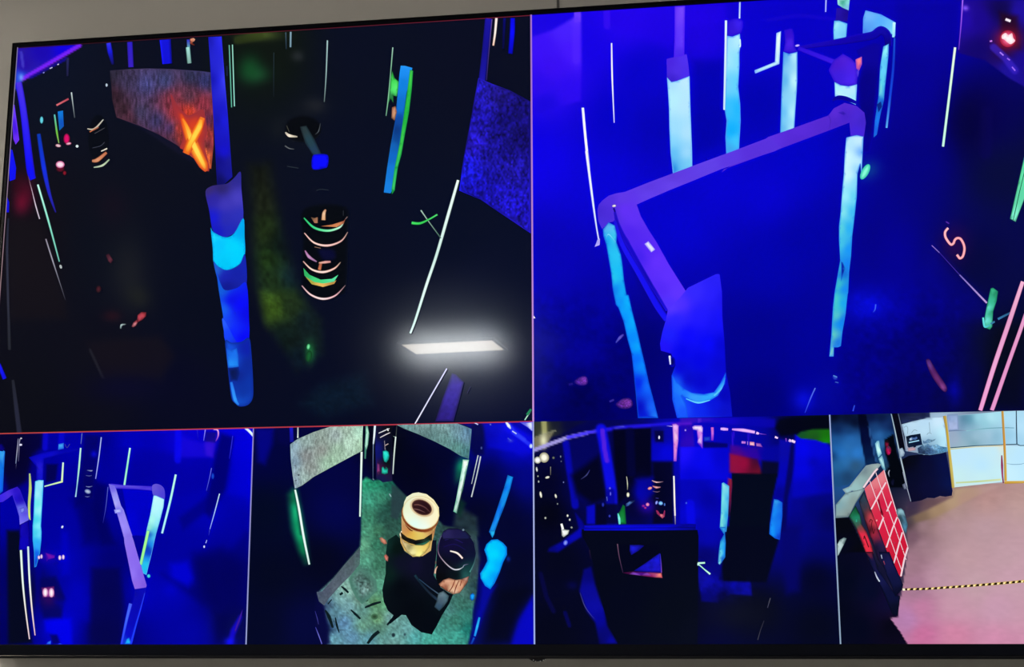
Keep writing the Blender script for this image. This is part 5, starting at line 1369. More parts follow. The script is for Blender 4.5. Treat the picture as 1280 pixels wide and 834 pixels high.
po([(694, 130), (710, 90), (745, 58), (790, 54), (830, 80), (856, 110), (858, 165), (830, 220), (806, 290), (770, 370), (738, 414), (700, 390), (668, 335), (664, 300), (690, 260), (716, 210), (712, 180)],
   [(720, 100, '00d0f8'), (800, 90, '00c0ff'), (840, 140, '00b0ff'), (770, 160, '00e0ff'), (740, 260, '00d8ff'), (800, 240, '00a8ff'), (690, 310, '08d8f8'), (720, 370, '00b0ff'), (770, 320, '0090f8')], edge=(14, '0860d8'))
ob('light_strip', 'small cyan lights below the blob-shaped pad')
po([(594, 452), (612, 440), (626, 455), (622, 485), (606, 496), (592, 480)], [(608, 465, '18a8ff')], edge=(8, '0830a0'))
st([(660, 615), (644, 680), (626, 750)], [16, 20, 16], ['1890e8', '28b8ff', '1888f0'], ['0c3cb0', '0c3cb0'])
st([(622, 760), (600, 810)], [16, 16], ['1050d0', '0c30a0'], ['061c60', '061c60'])
F(305, 665, 5.751)
ob('light_strip', 'thin violet line at the lower left of the floor')
st([(515, 570), (530, 620), (540, 665)], [4, 6, 4], ['28287c', '38388c', '303078'])
st([(518, 685), (540, 740), (564, 806)], [5, 8, 8], ['3838a0', '7070d8', '6868d0'], ['10103c', '10103c'])
end_feed(1.6)

# ---- lower row, low barrier with a square opening
begin_feed('camera_view', 'lower row, third camera view: black barrier with a square opening in blue light', 8, 12, 6, 9,
           [(680, 545, '08083c'), (720, 570, '030448'), (690, 600, '02031c'), (690, 640, '02030c'), (730, 620, '030444'), (745, 560, '020350'), (740, 600, '0204a8'), (780, 580, '020318'), (800, 560, '030450'), (800, 620, '02030c'),
            (850, 545, '0404c8'), (860, 560, '0404d0'), (880, 580, '0606e8'), (900, 600, '0404c8'), (870, 640, '0202c8'), (860, 640, '0202a0'), (945, 530, '0404a8'), (930, 560, '0404a0'), (900, 530, '0404c0'),
            (990, 530, '02031c'), (1020, 530, '04140c'), (1010, 580, '0404d0'), (1030, 620, '0204b0'), (1000, 640, '0204a0'), (1030, 680, '020468'), (990, 680, '020484'), (1020, 720, '02041c'),
            (700, 700, '02041a'), (760, 740, '020416'), (850, 760, '040618'), (950, 760, '050818'), (1020, 780, '03061a'), (690, 790, '020418')])
F(665, 515, 5.559)
area([(10, 62), (380, 62), (300, 100), (200, 160), (10, 200)], [(40, 90, '303828'), (90, 90, '585c34'), (150, 80, '141828'), (250, 80, '060838')], 30, .9)
band([(82, 60), (88, 150), (82, 240)], 36, 'a0a068', .95, 30)
band([(10, 185), (90, 155), (160, 130)], 14, '808068', .8, 12)
area([(10, 190), (150, 140), (110, 215), (10, 265)], '807c60', 16, .9)
glow(80, 200, 26, 50, 'e8e8c0', .95)
band([(10, 268), (120, 225), (250, 178), (380, 148)], 26, 'a8a0e8', .95, 18)
band([(250, 178), (400, 142), (470, 130)], 22, '4838ff', .95, 18)
band([(470, 130), (620, 108), (820, 95), (980, 84)], 26, '2014e8', .95, 26)
band([(580, 110), (640, 104)], 10, '5858e8', .7, 10)
band([(980, 90), (1100, 80)], 26, '6018d0', .9, 20)
band([(238, 220), (262, 400), (290, 560), (300, 650)], 50, '0606b8', .9, 40)
area([(260, 200), (460, 150), (510, 560), (430, 640), (300, 600), (280, 400)], '030460', 40, .8)
area([(270, 440), (470, 300), (520, 600), (420, 640), (310, 560)], '020310', 60, .8)
band([(480, 120), (505, 250), (530, 400), (555, 560), (560, 780)], 74, '0c0ce8', .95, 50)
band([(490, 130), (504, 260), (520, 340)], 30, '5420e0', .95, 24)
band([(545, 560), (555, 780)], 60, '03048c', .8, 50)
area([(560, 120), (830, 110), (830, 460), (720, 500), (640, 600), (600, 640), (580, 400)], '020318', 24, .9)
band([(680, 140), (690, 420)], 60, '030438', .8, 50)
area([(830, 100), (975, 90), (980, 340), (830, 340)], [(850, 250, '0404c8'), (930, 280, '0606e0'), (880, 150, '0a0a70'), (940, 140, '0606a8')], 20, .9)
area([(850, 130), (915, 130), (915, 210), (855, 210)], '04043c', 18, .9)
area([(840, 350), (980, 345), (985, 780), (840, 780)], '030418', 30, .85)
glow(760, 560, 60, 90, '0404d0', .9)
area([(720, 470), (840, 450), (850, 560), (760, 640)], '0404a0', 50, .8)
glow(800, 660, 60, 50, '2404a0', .9)
area([(380, 660), (440, 640), (440, 780), (380, 780)], '0606c8', 20, .9)
area([(440, 640), (600, 640), (600, 780), (440, 780)], '02031c', 20, .8)
area([(300, 700), (350, 760), (380, 830), (330, 834)], '0404a0', 20, .8)
F(850, 515, 5.559)
area([(0, 30), (660, 50), (660, 110), (360, 90), (200, 70), (0, 84)], [(150, 60, '3010c8'), (60, 70, '4010c0'), (300, 60, '1404c8'), (500, 80, '0804b0')], 24, .8)
area([(0, 90), (90, 90), (100, 240), (0, 245)], [(40, 120, '2404b0'), (50, 200, '3008b8'), (0, 150, '1404c0')], 14, .9)
area([(0, 245), (340, 240), (340, 480), (0, 480)], [(20, 280, '1c10ff'), (150, 330, '0808f0'), (300, 300, '0404d0'), (100, 460, '0404d8')], 14, .9)
area([(0, 470), (340, 470), (290, 834), (0, 834)], [(60, 600, '0404b8'), (200, 600, '0202a0'), (60, 700, '0404d8'), (280, 500, '0404c8'), (100, 800, '0404b0')], 20, .9)
band([(70, 640), (80, 800)], 60, '0808f0', .7, 40)
area([(160, 205), (330, 220), (330, 248), (165, 250)], '03035c', 16, .9)
band([(370, 140), (365, 250)], 12, '3c10e8', .7, 10)
band([(478, 150), (476, 240)], 12, '3010e0', .7, 10)
area([(350, 230), (580, 250), (570, 340), (350, 300)], [(400, 270, '3c0898'), (540, 290, '2c04a0'), (450, 240, '1c04b0'), (400, 300, '700468')], 30, .9)
area([(345, 290), (540, 330), (575, 440), (440, 440), (345, 420)], [(380, 340, '90103c'), (450, 360, '980c3c'), (530, 340, '380838'), (380, 400, '8c1040'), (540, 420, '70102c'), (520, 380, '500c24')], 24, 1)
area([(540, 260), (690, 230), (700, 330), (560, 330)], '0404a0', 40, .8)
area([(570, 340), (690, 350), (680, 450), (560, 440)], '060820', 30, .9)
area([(360, 425), (680, 430), (640, 620), (620, 834), (335, 834), (350, 600)], '03081c', 14, 1)
area([(335, 460), (360, 470), (345, 720), (330, 720)], [(350, 500, '8c1c40'), (345, 600, '701848'), (340, 700, '200838')], 8, 1)
area([(690, 190), (780, 200), (720, 600), (660, 600), (690, 400)], [(730, 250, '0808a8'), (700, 450, '0404b8'), (700, 580, '03038c')], 24, .95)
area([(770, 230), (810, 220), (800, 360), (750, 600), (740, 834), (690, 834), (720, 600)], '040450', 20, .85)
area([(800, 160), (1000, 190), (1050, 250), (1060, 560), (980, 640), (780, 600), (790, 400)], [(850, 250, '0404f0'), (960, 250, '0606d8'), (850, 400, '0404e0'), (980, 420, '0404b8'), (860, 540, '0404b8'), (1030, 480, '04049c')], 30, .95)
glow(930, 350, 40, 40, '0404b0', .8)
area([(690, 50), (1040, 20), (1050, 130), (830, 150), (700, 170), (660, 110)], '020414', 30, .9)
area([(810, 165), (840, 140), (920, 122), (1044, 120), (1052, 220), (1000, 215), (940, 195), (840, 185)], [(840, 160, '145028'), (920, 150, '1c6018'), (1010, 150, '186c10'), (1020, 200, '188410'), (930, 180, '184c20')], 14, 1)
area([(780, 600), (1065, 560), (1080, 834), (740, 834)], [(800, 650, '040488'), (950, 650, '02046c'), (1040, 700, '03044c'), (850, 800, '040478'), (1040, 600, '030470')], 50, .8)
F(850, 660, 5.559)
area([(120, 20), (290, 10), (300, 200), (270, 360), (490, 370), (500, 470), (350, 460), (260, 520), (150, 510), (120, 300)], [(200, 60, '0404b0'), (180, 200, '03036c'), (160, 380, '0c0ca8'), (250, 420, '0808a0'), (400, 410, '060898'), (470, 420, '0a0aa0'), (300, 470, '04044c'), (180, 480, '040480'), (280, 280, '03037c')], 20, .95)
area([(320, -10), (640, -10), (690, 80), (600, 380), (300, 370), (290, 280)], '03061c', 20, 1)
area([(690, -10), (840, -10), (830, 440), (740, 460), (700, 200)], '040468', 70, .8)
glow(400, 600, 240, 120, '0d1022', .8)
grain([(120, 340), (500, 340), (500, 520), (120, 520)], .3, 6, 6, 30)
F(665, 660, 5.559)
area([(360, 290), (410, 270), (440, 400), (480, 520), (500, 560), (520, 680), (590, 800), (470, 810), (440, 660), (380, 580), (330, 440)], [(400, 320, '04047c'), (400, 450, '0808a0'), (440, 540, '0a0ab0'), (470, 640, '0404a0'), (500, 740, '040478'), (560, 795, '0606b0'), (480, 800, '040468')], 24, .9)
glow(280, 400, 40, 30, '04044c', .8)
band([(60, 320), (100, 480), (150, 580)], 30, '060644', .8, 30)
band([(230, 590), (260, 680)], 26, '04045c', .8, 24)
area([(120, 140), (200, 100), (340, 0), (345, 60), (250, 120), (180, 170), (110, 165)], [(200, 130, '0404a0'), (300, 60, '0606c0'), (130, 155, '04047c')], 20, .9)

ob('barrier', 'low black barrier with a square opening and blue top edge'); F(665, 515, 5.559)
po([(362, 788), (500, 784), (800, 780), (1100, 778), (1140, 780), (1136, 830), (800, 835), (362, 815)], [(380, 798, '0c0cd8'), (600, 795, '0808e8'), (900, 795, '0606d0'), (1100, 795, '0404a0'), (600, 825, '0404c8'), (1100, 825, '030370'), (380, 812, '0606b8')], edge=(6, '04048c'))
F(665, 660, 5.559)
po([(345, 10), (800, 18), (1150, 14), (1158, 60), (1154, 400), (1150, 815), (600, 815), (540, 700), (490, 540), (440, 320), (400, 150), (350, 60)], [(500, 60, '03061a'), (800, 60, '03061a'), (600, 500, '02051a'), (1000, 600, '040818'), (1140, 700, '060a1c'), (480, 400, '020518')])
st([(362, 10), (800, 8), (1138, 6)], [18, 20, 18], ['0606b8', '0808d8', '040480'], ['03043c', None])
st([(400, 155), (408, 215)], [5, 3], ['2c1c38', '180c20'])
F(665, 660, 5.559)
po([(600, 110), (750, 112), (890, 120), (900, 320), (640, 310)], '02041a')
po([(680, 118), (750, 118), (780, 124), (740, 160), (690, 190), (678, 160)], [(700, 135, '1c1ce0'), (740, 130, '1414b0'), (695, 175, '1410b8'), (760, 125, '0c0c70')], edge=(10, '0a0a68'))
po([(705, 300), (780, 250), (850, 200), (888, 175), (898, 250), (902, 312), (800, 310)], [(740, 290, '1010a8'), (820, 250, '1414c0'), (880, 210, '1818d8'), (880, 290, '1c14c8'), (780, 295, '1810c0')], nz=.3, nx=3, ny=3, edge=(8, '080860'))
st([(594, 112), (606, 200), (632, 312)], [7, 6, 4], ['705068', '583c58', '301c40'])
po([(630, 312), (700, 304), (800, 308), (902, 312), (908, 350), (850, 346), (760, 334), (670, 322)], [(660, 315, '3c1058'), (720, 312, '9050d8'), (760, 322, '4c0c90'), (800, 320, '9048c0'), (850, 325, 'b04880'), (890, 325, 'ff9080'), (900, 345, 'f06060'), (830, 340, '801048')], edge=(4, '400838'))
st([(890, 180), (897, 250), (900, 312)], [5, 6, 6], ['2020c0', '5838c0', '8848b0'])
ob('floor_line', 'curved pale edge line at the lower left')
st([(334, 450), (365, 540), (405, 600), (440, 640)], [4, 5, 4, 3], ['2c2c78', '484890', '3c3c98', '181870'])
F(850, 660, 5.559)
ob('floor_arrow', 'pale mint arrow painted on the floor')
st([(124, 246), (174, 243)], [14, 13], ['d8fff0', 'b8f8d8'], ['208068', '208068'], em=.65)
st([(126, 246), (128, 262)], 12, 'c8fff0')
st([(128, 252), (165, 285), (210, 322)], [8, 9, 15], ['c0f8e0', 'b0f0d8', 'c8fff0'], ['187060', '187060'], em=.65)
ob('floor_line', 'thin grey line on the floor')
st([(628, 488), (608, 556)], [6, 5], ['505060', '404058'])
st([(584, 645), (560, 710), (540, 778)], [4, 4, 5], ['303040', '383848', '484854'])
F(850, 515, 5.559)
ob('padded_post', 'glowing cyan pad on a dark post edge')
po([(290, 496), (302, 490), (342, 516), (340, 600), (334, 720), (322, 834), (300, 828), (276, 806), (284, 700)], [(298, 510, 'a0e8e8'), (325, 520, '68d0f0'), (295, 600, '88f0e8'), (325, 600, '48b8f0'), (290, 720, '98f8e0'), (320, 720, '20a0e8'), (285, 800, '90f4d8'), (315, 810, '1880e0')], edge=(6, '3898e0'))
F(850, 660, 5.559)
po([(272, -6), (318, -6), (312, 40), (318, 100), (314, 205), (290, 240), (276, 258), (264, 246), (270, 160), (280, 90), (306, 46)], [(285, 5, '98f8e0'), (305, 10, '30a8f0'), (310, 50, '1070d8'), (290, 120, '40b8e8'), (310, 130, '1098f8'), (275, 180, '90ffe8'), (272, 235, 'a0fff0'), (305, 190, '1490f0'), (295, 220, '1058c8')], edge=(5, '1060c8'))
F(850, 515, 5.559)
ob('padded_post', 'plain blue pad on the right post')
po([(652, 606), (680, 610), (712, 630), (712, 720), (700, 834), (694, 890), (660, 880), (620, 850), (624, 780), (640, 680)], [(665, 620, '38a8f0'), (700, 640, '1060e0'), (650, 700, '1890f8'), (690, 720, '1068e8'), (635, 820, '18a0ff'), (680, 820, '1070f0'), (690, 870, '0c28c8'), (640, 860, '10a0ff')], edge=(10, '0c48d0'))
ob('lamp', 'row of pale pink lamps along the ceiling')
st([(282, 118), (305, 120), (334, 122)], [18, 24, 18], ['e0a8ff', 'e8b8ff', 'd898ff'], ['5820d8', '5820d8'])
st([(362, 122), (440, 128), (520, 142)], [14, 26, 22], ['d088f8', 'f0b8ff', 'e8b0ff'], ['5018d0', '5018d0'])
st([(530, 146), (548, 152)], [18, 14], 'f0c0ff')
st([(552, 152), (600, 158)], [5, 3], ['a060e0', '5020b0'])
st([(660, 174), (680, 184)], [14, 12], ['f8e0ff', 'e0b8ff'])
st([(736, 184), (738, 208)], [8, 6], ['8848d0', '6030c0'])
st([(756, 196), (772, 204)], 18, ['d0a0f0', 'f0d0ff'])
st([(776, 200), (800, 212)], [22, 20], ['f8e8ff', 'e8c0f0'], ['7038c8', '7038c8'])
ob('lamp', 'smaller lit windows below the ceiling lamps')
st([(428, 212), (456, 214)], [20, 18], ['c880e8', 'b868d8'], ['4810a8', '4810a8'])
st([(470, 206), (470, 230)], 5, 'b080d0')
po([(484, 208), (516, 210), (518, 236), (484, 232)], [(500, 220, 'ffc8d0'), (490, 215, 'ffd8e8')], edge=(5, 'c060a0'))
po([(528, 216), (560, 220), (574, 246), (530, 240)], [(540, 228, 'c880d0'), (565, 238, '9858c0')], edge=(5, '6020a0'))
po([(166, 174), (210, 172), (212, 200), (168, 205)], [(190, 185, '1c48d8'), (180, 200, '1838b0')], edge=(6, '0c18b8'))
ob('lamp', 'glaring white and pink lamps at the top of the view')
po([(84, 104), (100, 94), (150, 94), (160, 110), (158, 150), (156, 258), (144, 240), (120, 215), (124, 190), (116, 130), (90, 124)], [(110, 108, 'fff0ff'), (145, 110, 'ffe8ff'), (130, 150, 'c870e8'), (150, 180, 'e0a0f0'), (130, 205, 'f0d0ff'), (150, 240, '7830d0')], edge=(8, '6820d8'))
po([(122, 42), (150, 40), (154, 70), (124, 80)], [(138, 58, '5028d8')], edge=(8, '3010c8'))
st([(224, 108), (226, 150), (224, 200)], [22, 20, 16], ['d060c0', 'c868e0', '7020c8'], ['6018c8', '6018c8'])
el(38, 128, 6, 7, 'a080f0')
el(44, 634, 6, 7, '3850e0')
F(665, 515, 5.559)
ob('lamp', 'tall pink-white lamp left of the centre')
po([(976, 86), (1000, 82), (1020, 96), (1018, 200), (1010, 260), (1004, 345), (984, 344), (982, 220)], [(995, 100, 'f0b8f8'), (1000, 160, 'ffd8f0'), (990, 240, 'e890d8'), (1012, 150, 'c070d8'), (995, 320, 'd880e0')], edge=(8, '8038d0'))
st([(936, 98), (976, 102)], [4, 7], ['6058c8', 'c0a8f0'])
ob('light_strip', 'thin white tube below the tall pink lamp')
st([(986, 446), (990, 600), (994, 722)], [12, 13, 12], ['f0f4f8', 'fff4f0', 'f0e8f0'], ['303068', '303068'], em=.65)
st([(994, 722), (996, 782)], [8, 7], ['a098b0', '605880'])
ob('signal_light', 'glaring yellow-white lights at the left edge')
el(85, 318, 34, 36, 'fffce8', -10, (20, '8c8870'))
el(40, 336, 24, 24, 'ffffff', -10, (12, '909080'))
el(150, 320, 10, 10, '808878', 0, (7, '202430'))
el(34, 400, 7, 18, 'e8ece8', -8, (3, '606870'))
el(42, 448, 5, 6, '90988c'); el(47, 485, 5, 8, 'a0a8a8')
st([(130, 382), (130, 440)], [5, 5], ['908c80', '504c48'])
el(108, 456, 16, 9, 'f0f0e0', -15, (4, '706c60'))
el(62, 576, 9, 24, 'fffff0', -10, (5, '605c50'))
el(166, 586, 8, 16, 'f0f0e8', -15, (4, '605c50'))
el(178, 640, 5, 6, '788080'); el(94, 738, 8, 9, 'c8ccc0', 0, (4, '404448'))
el(248, 722, 8, 10, 'f4f4e8', 0, (4, '505450')); el(263, 750, 6, 8, 'c0c4bc'); el(276, 804, 7, 7, '909490')
el(200, 312, 4, 8, '707c98'); el(204, 345, 4, 6, '505878')
el(220, 490, 4, 6, '6870b0')
st([(205, 778), (214, 810), (216, 834)], [16, 18, 20], ['fffff8', 'ffffff', 'ffffff'], ['687070', '687070'], em=.7)
po([(206, 834), (214, 815), (240, 820), (260, 822), (252, 850), (220, 872), (208, 860)], [(220, 840, 'ffffff'), (245, 835, 'e8f0e8')], edge=(5, '808888'))
ob('signal_light', 'pale blue dot on the left ledge'); F(665, 660, 5.559)
el(234, 104, 16, 20, '90a0f8', 20, (12, '1c28c8'))
F(665, 515, 5.559)
ob('light_strip', 'faint grey streak on the far wall')
st([(402, 404), (380, 440), (340, 470)], [4, 9, 4], ['282870', '40447c', '20204c'])
st([(520, 590), (524, 620)], [6, 4], '5060c0')
el(542, 532, 9, 10, '6060e0', 0, (6, '2020c8')); el(546, 570, 6, 16, '6868e8', 0, (4, '2020c0'))
el(494, 646, 10, 16, '2838b8', 0, (8, '0c0c60')); el(540, 725, 7, 9, '3038b0')
ob('lamp', 'dotted white lamp on the dark wall')
st([(658, 450), (664, 500), (664, 544)], [5, 7, 4], ['b0b0a0', 'c8c8b0', '686860'])
el(668, 577, 11, 17, 'ffffe8', 0, (6, '707060'))
el(884, 179, 7, 14, 'f0f0ff', 0, (3, '6060b0'))
ob('pad', 'green pad with a cyan edge behind the barrier')
po([(598, 710), (612, 690), (632, 645), (646, 655), (656, 780), (608, 782)], [(620, 700, '148038'), (640, 680, '0c7028'), (645, 760, '108030'), (615, 770, '28a868')], edge=(5, '0c4c30'))
st([(598, 706), (606, 740), (610, 782)], [7, 16, 12], ['48d0c0', '80f0e8', '60e0d0'])
po([(652, 640), (680, 620), (718, 616), (704, 630), (672, 655), (654, 660)], [(680, 635, '5888d0'), (665, 645, '3858a8'), (705, 622, '404c90')], edge=(6, '182454'))
ob('tyre_stack', 'far tyre stack with pink and white glints')
st([(834, 478), (866, 490), (914, 486)], [4, 9, 3], ['c09090', 'e8b8c0', '584058'])
st([(838, 516), (864, 526), (894, 524)], [5, 17, 6], ['b06068', 'f0a8a8', 'a06878'], ['401840', '401840'])
el(820, 532, 16, 10, 'ffb0a8', -20, (6, 'a04060'))
st([(840, 552), (870, 558), (890, 552)], [3, 5, 3], ['604860', '806078', '503850'])
st([(860, 600), (880, 602)], 4, '3c3490')
el(866, 632, 9, 14, 'a0b0ff', 20, (5, '3030b0')); el(895, 636, 16, 14, '90d8f8', 10, (7, '2848b8')); el(922, 645, 5, 10, '4870c8')
el(804, 645, 13, 13, 'f0a0b8', 0, (7, '9028a0')); el(775, 655, 12, 10, 'a02890', 0, (8, '400890')); el(788, 668, 10, 8, 'c84078', 0, (6, '500890'))
po([(862, 684), (876, 688), (890, 710), (912, 712), (920, 684), (926, 690), (922, 730), (906, 742), (890, 728), (870, 710)], [(870, 695, 'ffa8b0'), (905, 730, 'ffb0a8'), (890, 715, 'f08088'), (920, 690, 'b04880')], edge=(5, '902858'))
F(850, 515, 5.559)
ob('light_strip', 'red strip down the edge of the dark post')
st([(352, 470), (352, 560), (346, 700)], [14, 13, 8], ['98203c', '7c1c40', '301040'], ['30083c', '200418'])
end_feed(1.6)

# ---- lower row, lobby with the lockers
begin_feed('camera_view', 'lower row, fourth camera view: bright lobby with red lockers and a barrier tape', 12, 16, 6, 9,
           [(1060, 530, '060c2c'), (1060, 570, '1c4c90'), (1060, 600, '20589c'), (1090, 560, '041038'), (1095, 530, '102c68'), (1100, 550, '24609c'), (1115, 600, '040818'), (1120, 530, '06081c'),
            (1150, 600, '080c34'), (1170, 590, '080f44'), (1170, 530, 'b8d8f0'), (1230, 590, 'c0e8ff'), (1200, 650, 'a87c80'), (1060, 720, '03061c'), (1070, 780, '03061a'), (1100, 720, '0a0c2c'), (1110, 650, '0a0a20'),
            (1180, 630, 'b49080'), (1160, 660, '986870'), (1220, 680, 'b08c90'), (1180, 720, 'b88898'), (1240, 740, 'c090a0'), (1160, 790, 'c07898'), (1240, 790, 'd088a8'), (1260, 640, 'b8908c'), (1340, 760, 'cc90a8'), (1340, 640, 'b89090')])
F(1035, 510, 8.336)
area([(30, 60), (330, 60), (330, 200), (390, 590), (220, 800), (50, 834), (40, 400)], [(60, 90, '03061c'), (200, 100, '060c28'), (280, 150, '040a24'), (100, 220, '0c2454'), (220, 240, '14386c'), (80, 350, '1c5494'), (250, 350, '2868ac'), (150, 470, '2878cc'), (300, 470, '2c7cd0'), (230, 320, '2468b4'), (100, 430, '2068b4'), (100, 600, '24649c'), (200, 400, '2c70b4'), (180, 560, '2c70b0'), (280, 600, '2c5478'), (80, 760, '1c4c80'), (200, 720, '1c4068'), (45, 500, '103468')], 12, 1)
area([(310, 60), (395, 60), (440, 200), (470, 320), (510, 580), (395, 600), (340, 330)], [(350, 100, '02041c'), (360, 300, '030a34'), (420, 500, '04123c'), (440, 560, '0c2850')], 16, 1)
area([(395, 60), (660, 60), (690, 270), (600, 340), (520, 350), (460, 330), (430, 200)], [(450, 90, '06103c'), (560, 110, '08143c'), (500, 200, '184078'), (600, 180, '143068'), (540, 280, '2c6cb0'), (620, 280, '184c84'), (660, 200, '0a1c48')], 14, 1)
band([(425, 200), (450, 330), (500, 560)], 14, '3060a0', .8, 12)
area([(460, 330), (590, 340), (580, 440), (640, 640), (590, 660), (540, 580), (510, 570)], [(480, 360, '184880'), (560, 380, '3068a0'), (590, 500, '204878'), (520, 500, '143c68'), (610, 620, '1c3c58')], 14, 1)
area([(590, 330), (680, 270), (730, 500), (800, 700), (830, 834), (620, 834), (600, 660), (640, 600), (590, 460)], '02050e', 12, 1)
area([(660, 50), (760, 50), (810, 440), (740, 440), (690, 200)], '060614', 10, 1)
area([(730, 50), (1060, 45), (1060, 100), (770, 170)], [(780, 70, '0c1030'), (900, 90, '1c2444'), (1000, 60, '10183c'), (800, 140, '24305c'), (950, 120, '20284c'), (1050, 70, '2c3860')], 8, 1, .2, 12, 2)
# lobby floor
F(1035, 590, 7.584)
area([(60, 430), (200, 430), (260, 540), (340, 720), (400, 834), (500, 1000), (620, 1300), (70, 1500)], [(130, 500, '04060f'), (120, 700, '03051a'), (300, 800, '05060f')], 6, 1)
area([(800, 290), (948, 262), (1010, 262), (1120, 245), (1170, 135), (1700, 95), (2300, 80), (2300, 2000), (690, 2000), (560, 1500), (700, 1160), (760, 730), (740, 420), (740, 330)],
     [(790, 310, '383048'), (760, 480, '40303c'), (800, 420, '706058'), (900, 380, '987c68'), (1010, 340, 'b89c78'), (1200, 300, 'a88880'), (880, 290, '584048'), (1000, 290, '806058'), (1500, 300, 'b48c88'), (1800, 300, 'b89490'), (900, 500, '987880'), (800, 620, '785868'), (1100, 520, 'a8848c'), (1500, 560, 'b08c94'), (900, 700, 'a07c88'), (1300, 800, 'b89098'), (1700, 800, 'bc94a0'), (800, 850, 'a07888'), (1000, 1000, 'b88ca0'),
      (850, 1100, 'a47890'), (1400, 1050, 'c098a4'), (1750, 1000, 'c898ac'), (900, 1300, 'c07ca0'), (1200, 1300, 'c88ca8'), (1600, 1300, 'c890b0'), (750, 1400, 'b880b0'), (900, 1550, 'c8709c'), (1200, 1550, 'd084a4'), (1600, 1550, 'd08cac'), (2000, 900, 'c898ac'), (2000, 1500, 'd08cac')], 6, 1, .045, 9, 4)
area([(1150, 350), (2300, 300), (2300, 1600), (1050, 1350), (1000, 800)], 'c8a8b0', 300, .4)
F(1045, 510, 4.391)
area([(640, 445), (910, 424), (780, 480), (640, 555), (520, 610), (400, 640), (388, 606), (500, 560), (600, 510)], [(660, 450, 'b89c80'), (860, 432, 'b89490'), (640, 500, 'b49878'), (560, 560, 'a08468'), (450, 600, '7c6450'), (700, 500, 'b49080'), (400, 620, '4c4048')], 16, .85)
area([(400, 515), (640, 480), (650, 450), (640, 490), (500, 560), (388, 605), (380, 560)], [(420, 530, '382c48'), (600, 490, '6c5058'), (500, 540, '5c4450'), (400, 580, '342840')], 18, .8)
F(1035, 690, 5.224)
area([(-20, 20), (240, 0), (300, 120), (400, 260), (470, 220), (455, 430), (400, 425), (470, 520), (524, 608), (-20, 608)], [(100, 200, '02061c'), (280, 250, '040826'), (200, 500, '02051c'), (400, 350, '0a0a30'), (450, 300, '200838'), (450, 400, '180828'), (420, 480, '040414'), (60, 400, '020518')], 4, 1)

ob('counter', 'dark blue reception counter with clutter on top'); F(1035, 510, 8.336)
F(1045, 510, 4.391)
po([(352, 288), (400, 262), (500, 250), (590, 238), (604, 240), (625, 360), (640, 455), (636, 482), (600, 488), (570, 484), (540, 496), (500, 494), (470, 508), (415, 518), (408, 505), (380, 400)], [(370, 290, '06060f'), (420, 270, '050818'), (500, 300, '080a30'), (580, 260, '08103c'), (600, 300, '081048'), (625, 430, '08144c'), (500, 440, '0a0c34'), (430, 490, '0a0a28'), (410, 400, '070a28'), (600, 470, '0c0e34')])
F(1035, 510, 8.336)
ob('wall_poster', 'white wall with faint drawings behind the counter')
po([(765, 172), (880, 140), (1062, 102), (1160, 92), (1205, 82), (1225, 200), (1250, 400), (1252, 450), (1160, 470), (1000, 490), (940, 470), (810, 450), (800, 300)], [(790, 190, 'b0d4ec'), (880, 180, 'c0e0f4'), (1000, 140, 'b8dcf4'), (1000, 250, 'c0e4f8'), (1150, 150, 'd0ecff'), (1200, 250, 'c0f0ff'), (1200, 380, 'b8ecff'), (1100, 380, '98c4dc'), (1000, 400, '88b0cc'), (850, 430, '9898b0'), (1040, 450, '405c80')], edge=(3, '90a8c0'))
for p in ([(790, 205), (815, 190), (832, 215), (828, 270)], [(870, 260), (900, 230), (930, 240)], [(1030, 280), (1050, 260), (1080, 270)], [(1055, 150), (1062, 260)]):
    st(p, 6, '8ca8b8')
po([(830, 418), (905, 408), (915, 440), (835, 455)], [(870, 430, 'c8a0a8')], edge=(5, '988898'))
po([(930, 420), (990, 380), (1000, 400), (1040, 370), (1060, 390), (1140, 380), (1170, 400), (1240, 410), (1248, 455), (1170, 475), (1060, 492), (940, 480)], [(960, 440, '283858'), (1010, 420, '5c88a8'), (1060, 440, '304c78'), (1110, 410, '98d0f0'), (1160, 440, '5890b8'), (1220, 430, '4880a8'), (1090, 460, '3c6088'), (1000, 460, '1c2c4c')], nz=.5, nx=1, ny=1, step=.8, edge=(5, '6c94b0'))
po([(980, 330), (1010, 345), (1040, 320), (1090, 330), (1130, 320), (1110, 345), (1060, 370), (990, 380)], [(1000, 350, '587ca0'), (1080, 340, '6c94b0')], nz=.6, nx=.8, ny=.8, step=.8, edge=(6, 'a0c8e0'))
ob('monitor', 'small black monitor with white blurred text on the counter')
po([(812, 298), (860, 284), (962, 268), (980, 370), (985, 384), (840, 415), (828, 400)], [(830, 310, '0c1828'), (950, 290, '101c30'), (900, 320, '06102c'), (850, 400, '10203c'), (970, 370, '0c1c3c')])
po([(846, 322), (870, 306), (895, 312), (925, 300), (932, 318), (910, 334), (885, 330), (860, 344), (848, 338)], [(865, 325, 'd8f0ff'), (915, 315, 'c8e8ff'), (888, 322, '90b8d8')], edge=(4, '4868a0'))
st([(842, 362), (950, 340)], 15, ['a0dcf0', '98d0f0'], ['2c4c74', '2c4c74'])
st([(900, 390), (905, 412)], 26, ['0c1830', '0c1830'])
ob('door_frame', 'white edge of the dark door opening')
st([(656, 52), (700, 250), (745, 470), (790, 670), (825, 834)], [12, 15, 18, 18, 14], ['90a8c0', 'a8c0d0', 'a8c0d0', 'b8c8d0', '98a8b8'], ['283040', '283040'])
st([(730, 55), (770, 230), (810, 450)], [10, 12, 10], ['50607c', '7888a0', '6c7c98'], ['10142c', '10142c'])
po([(735, 430), (775, 415), (800, 470), (790, 500), (745, 525)], [(760, 460, 'b0c8d8'), (775, 490, 'a0b8cc')], edge=(6, '68809c'))
F(1035, 590, 7.584)
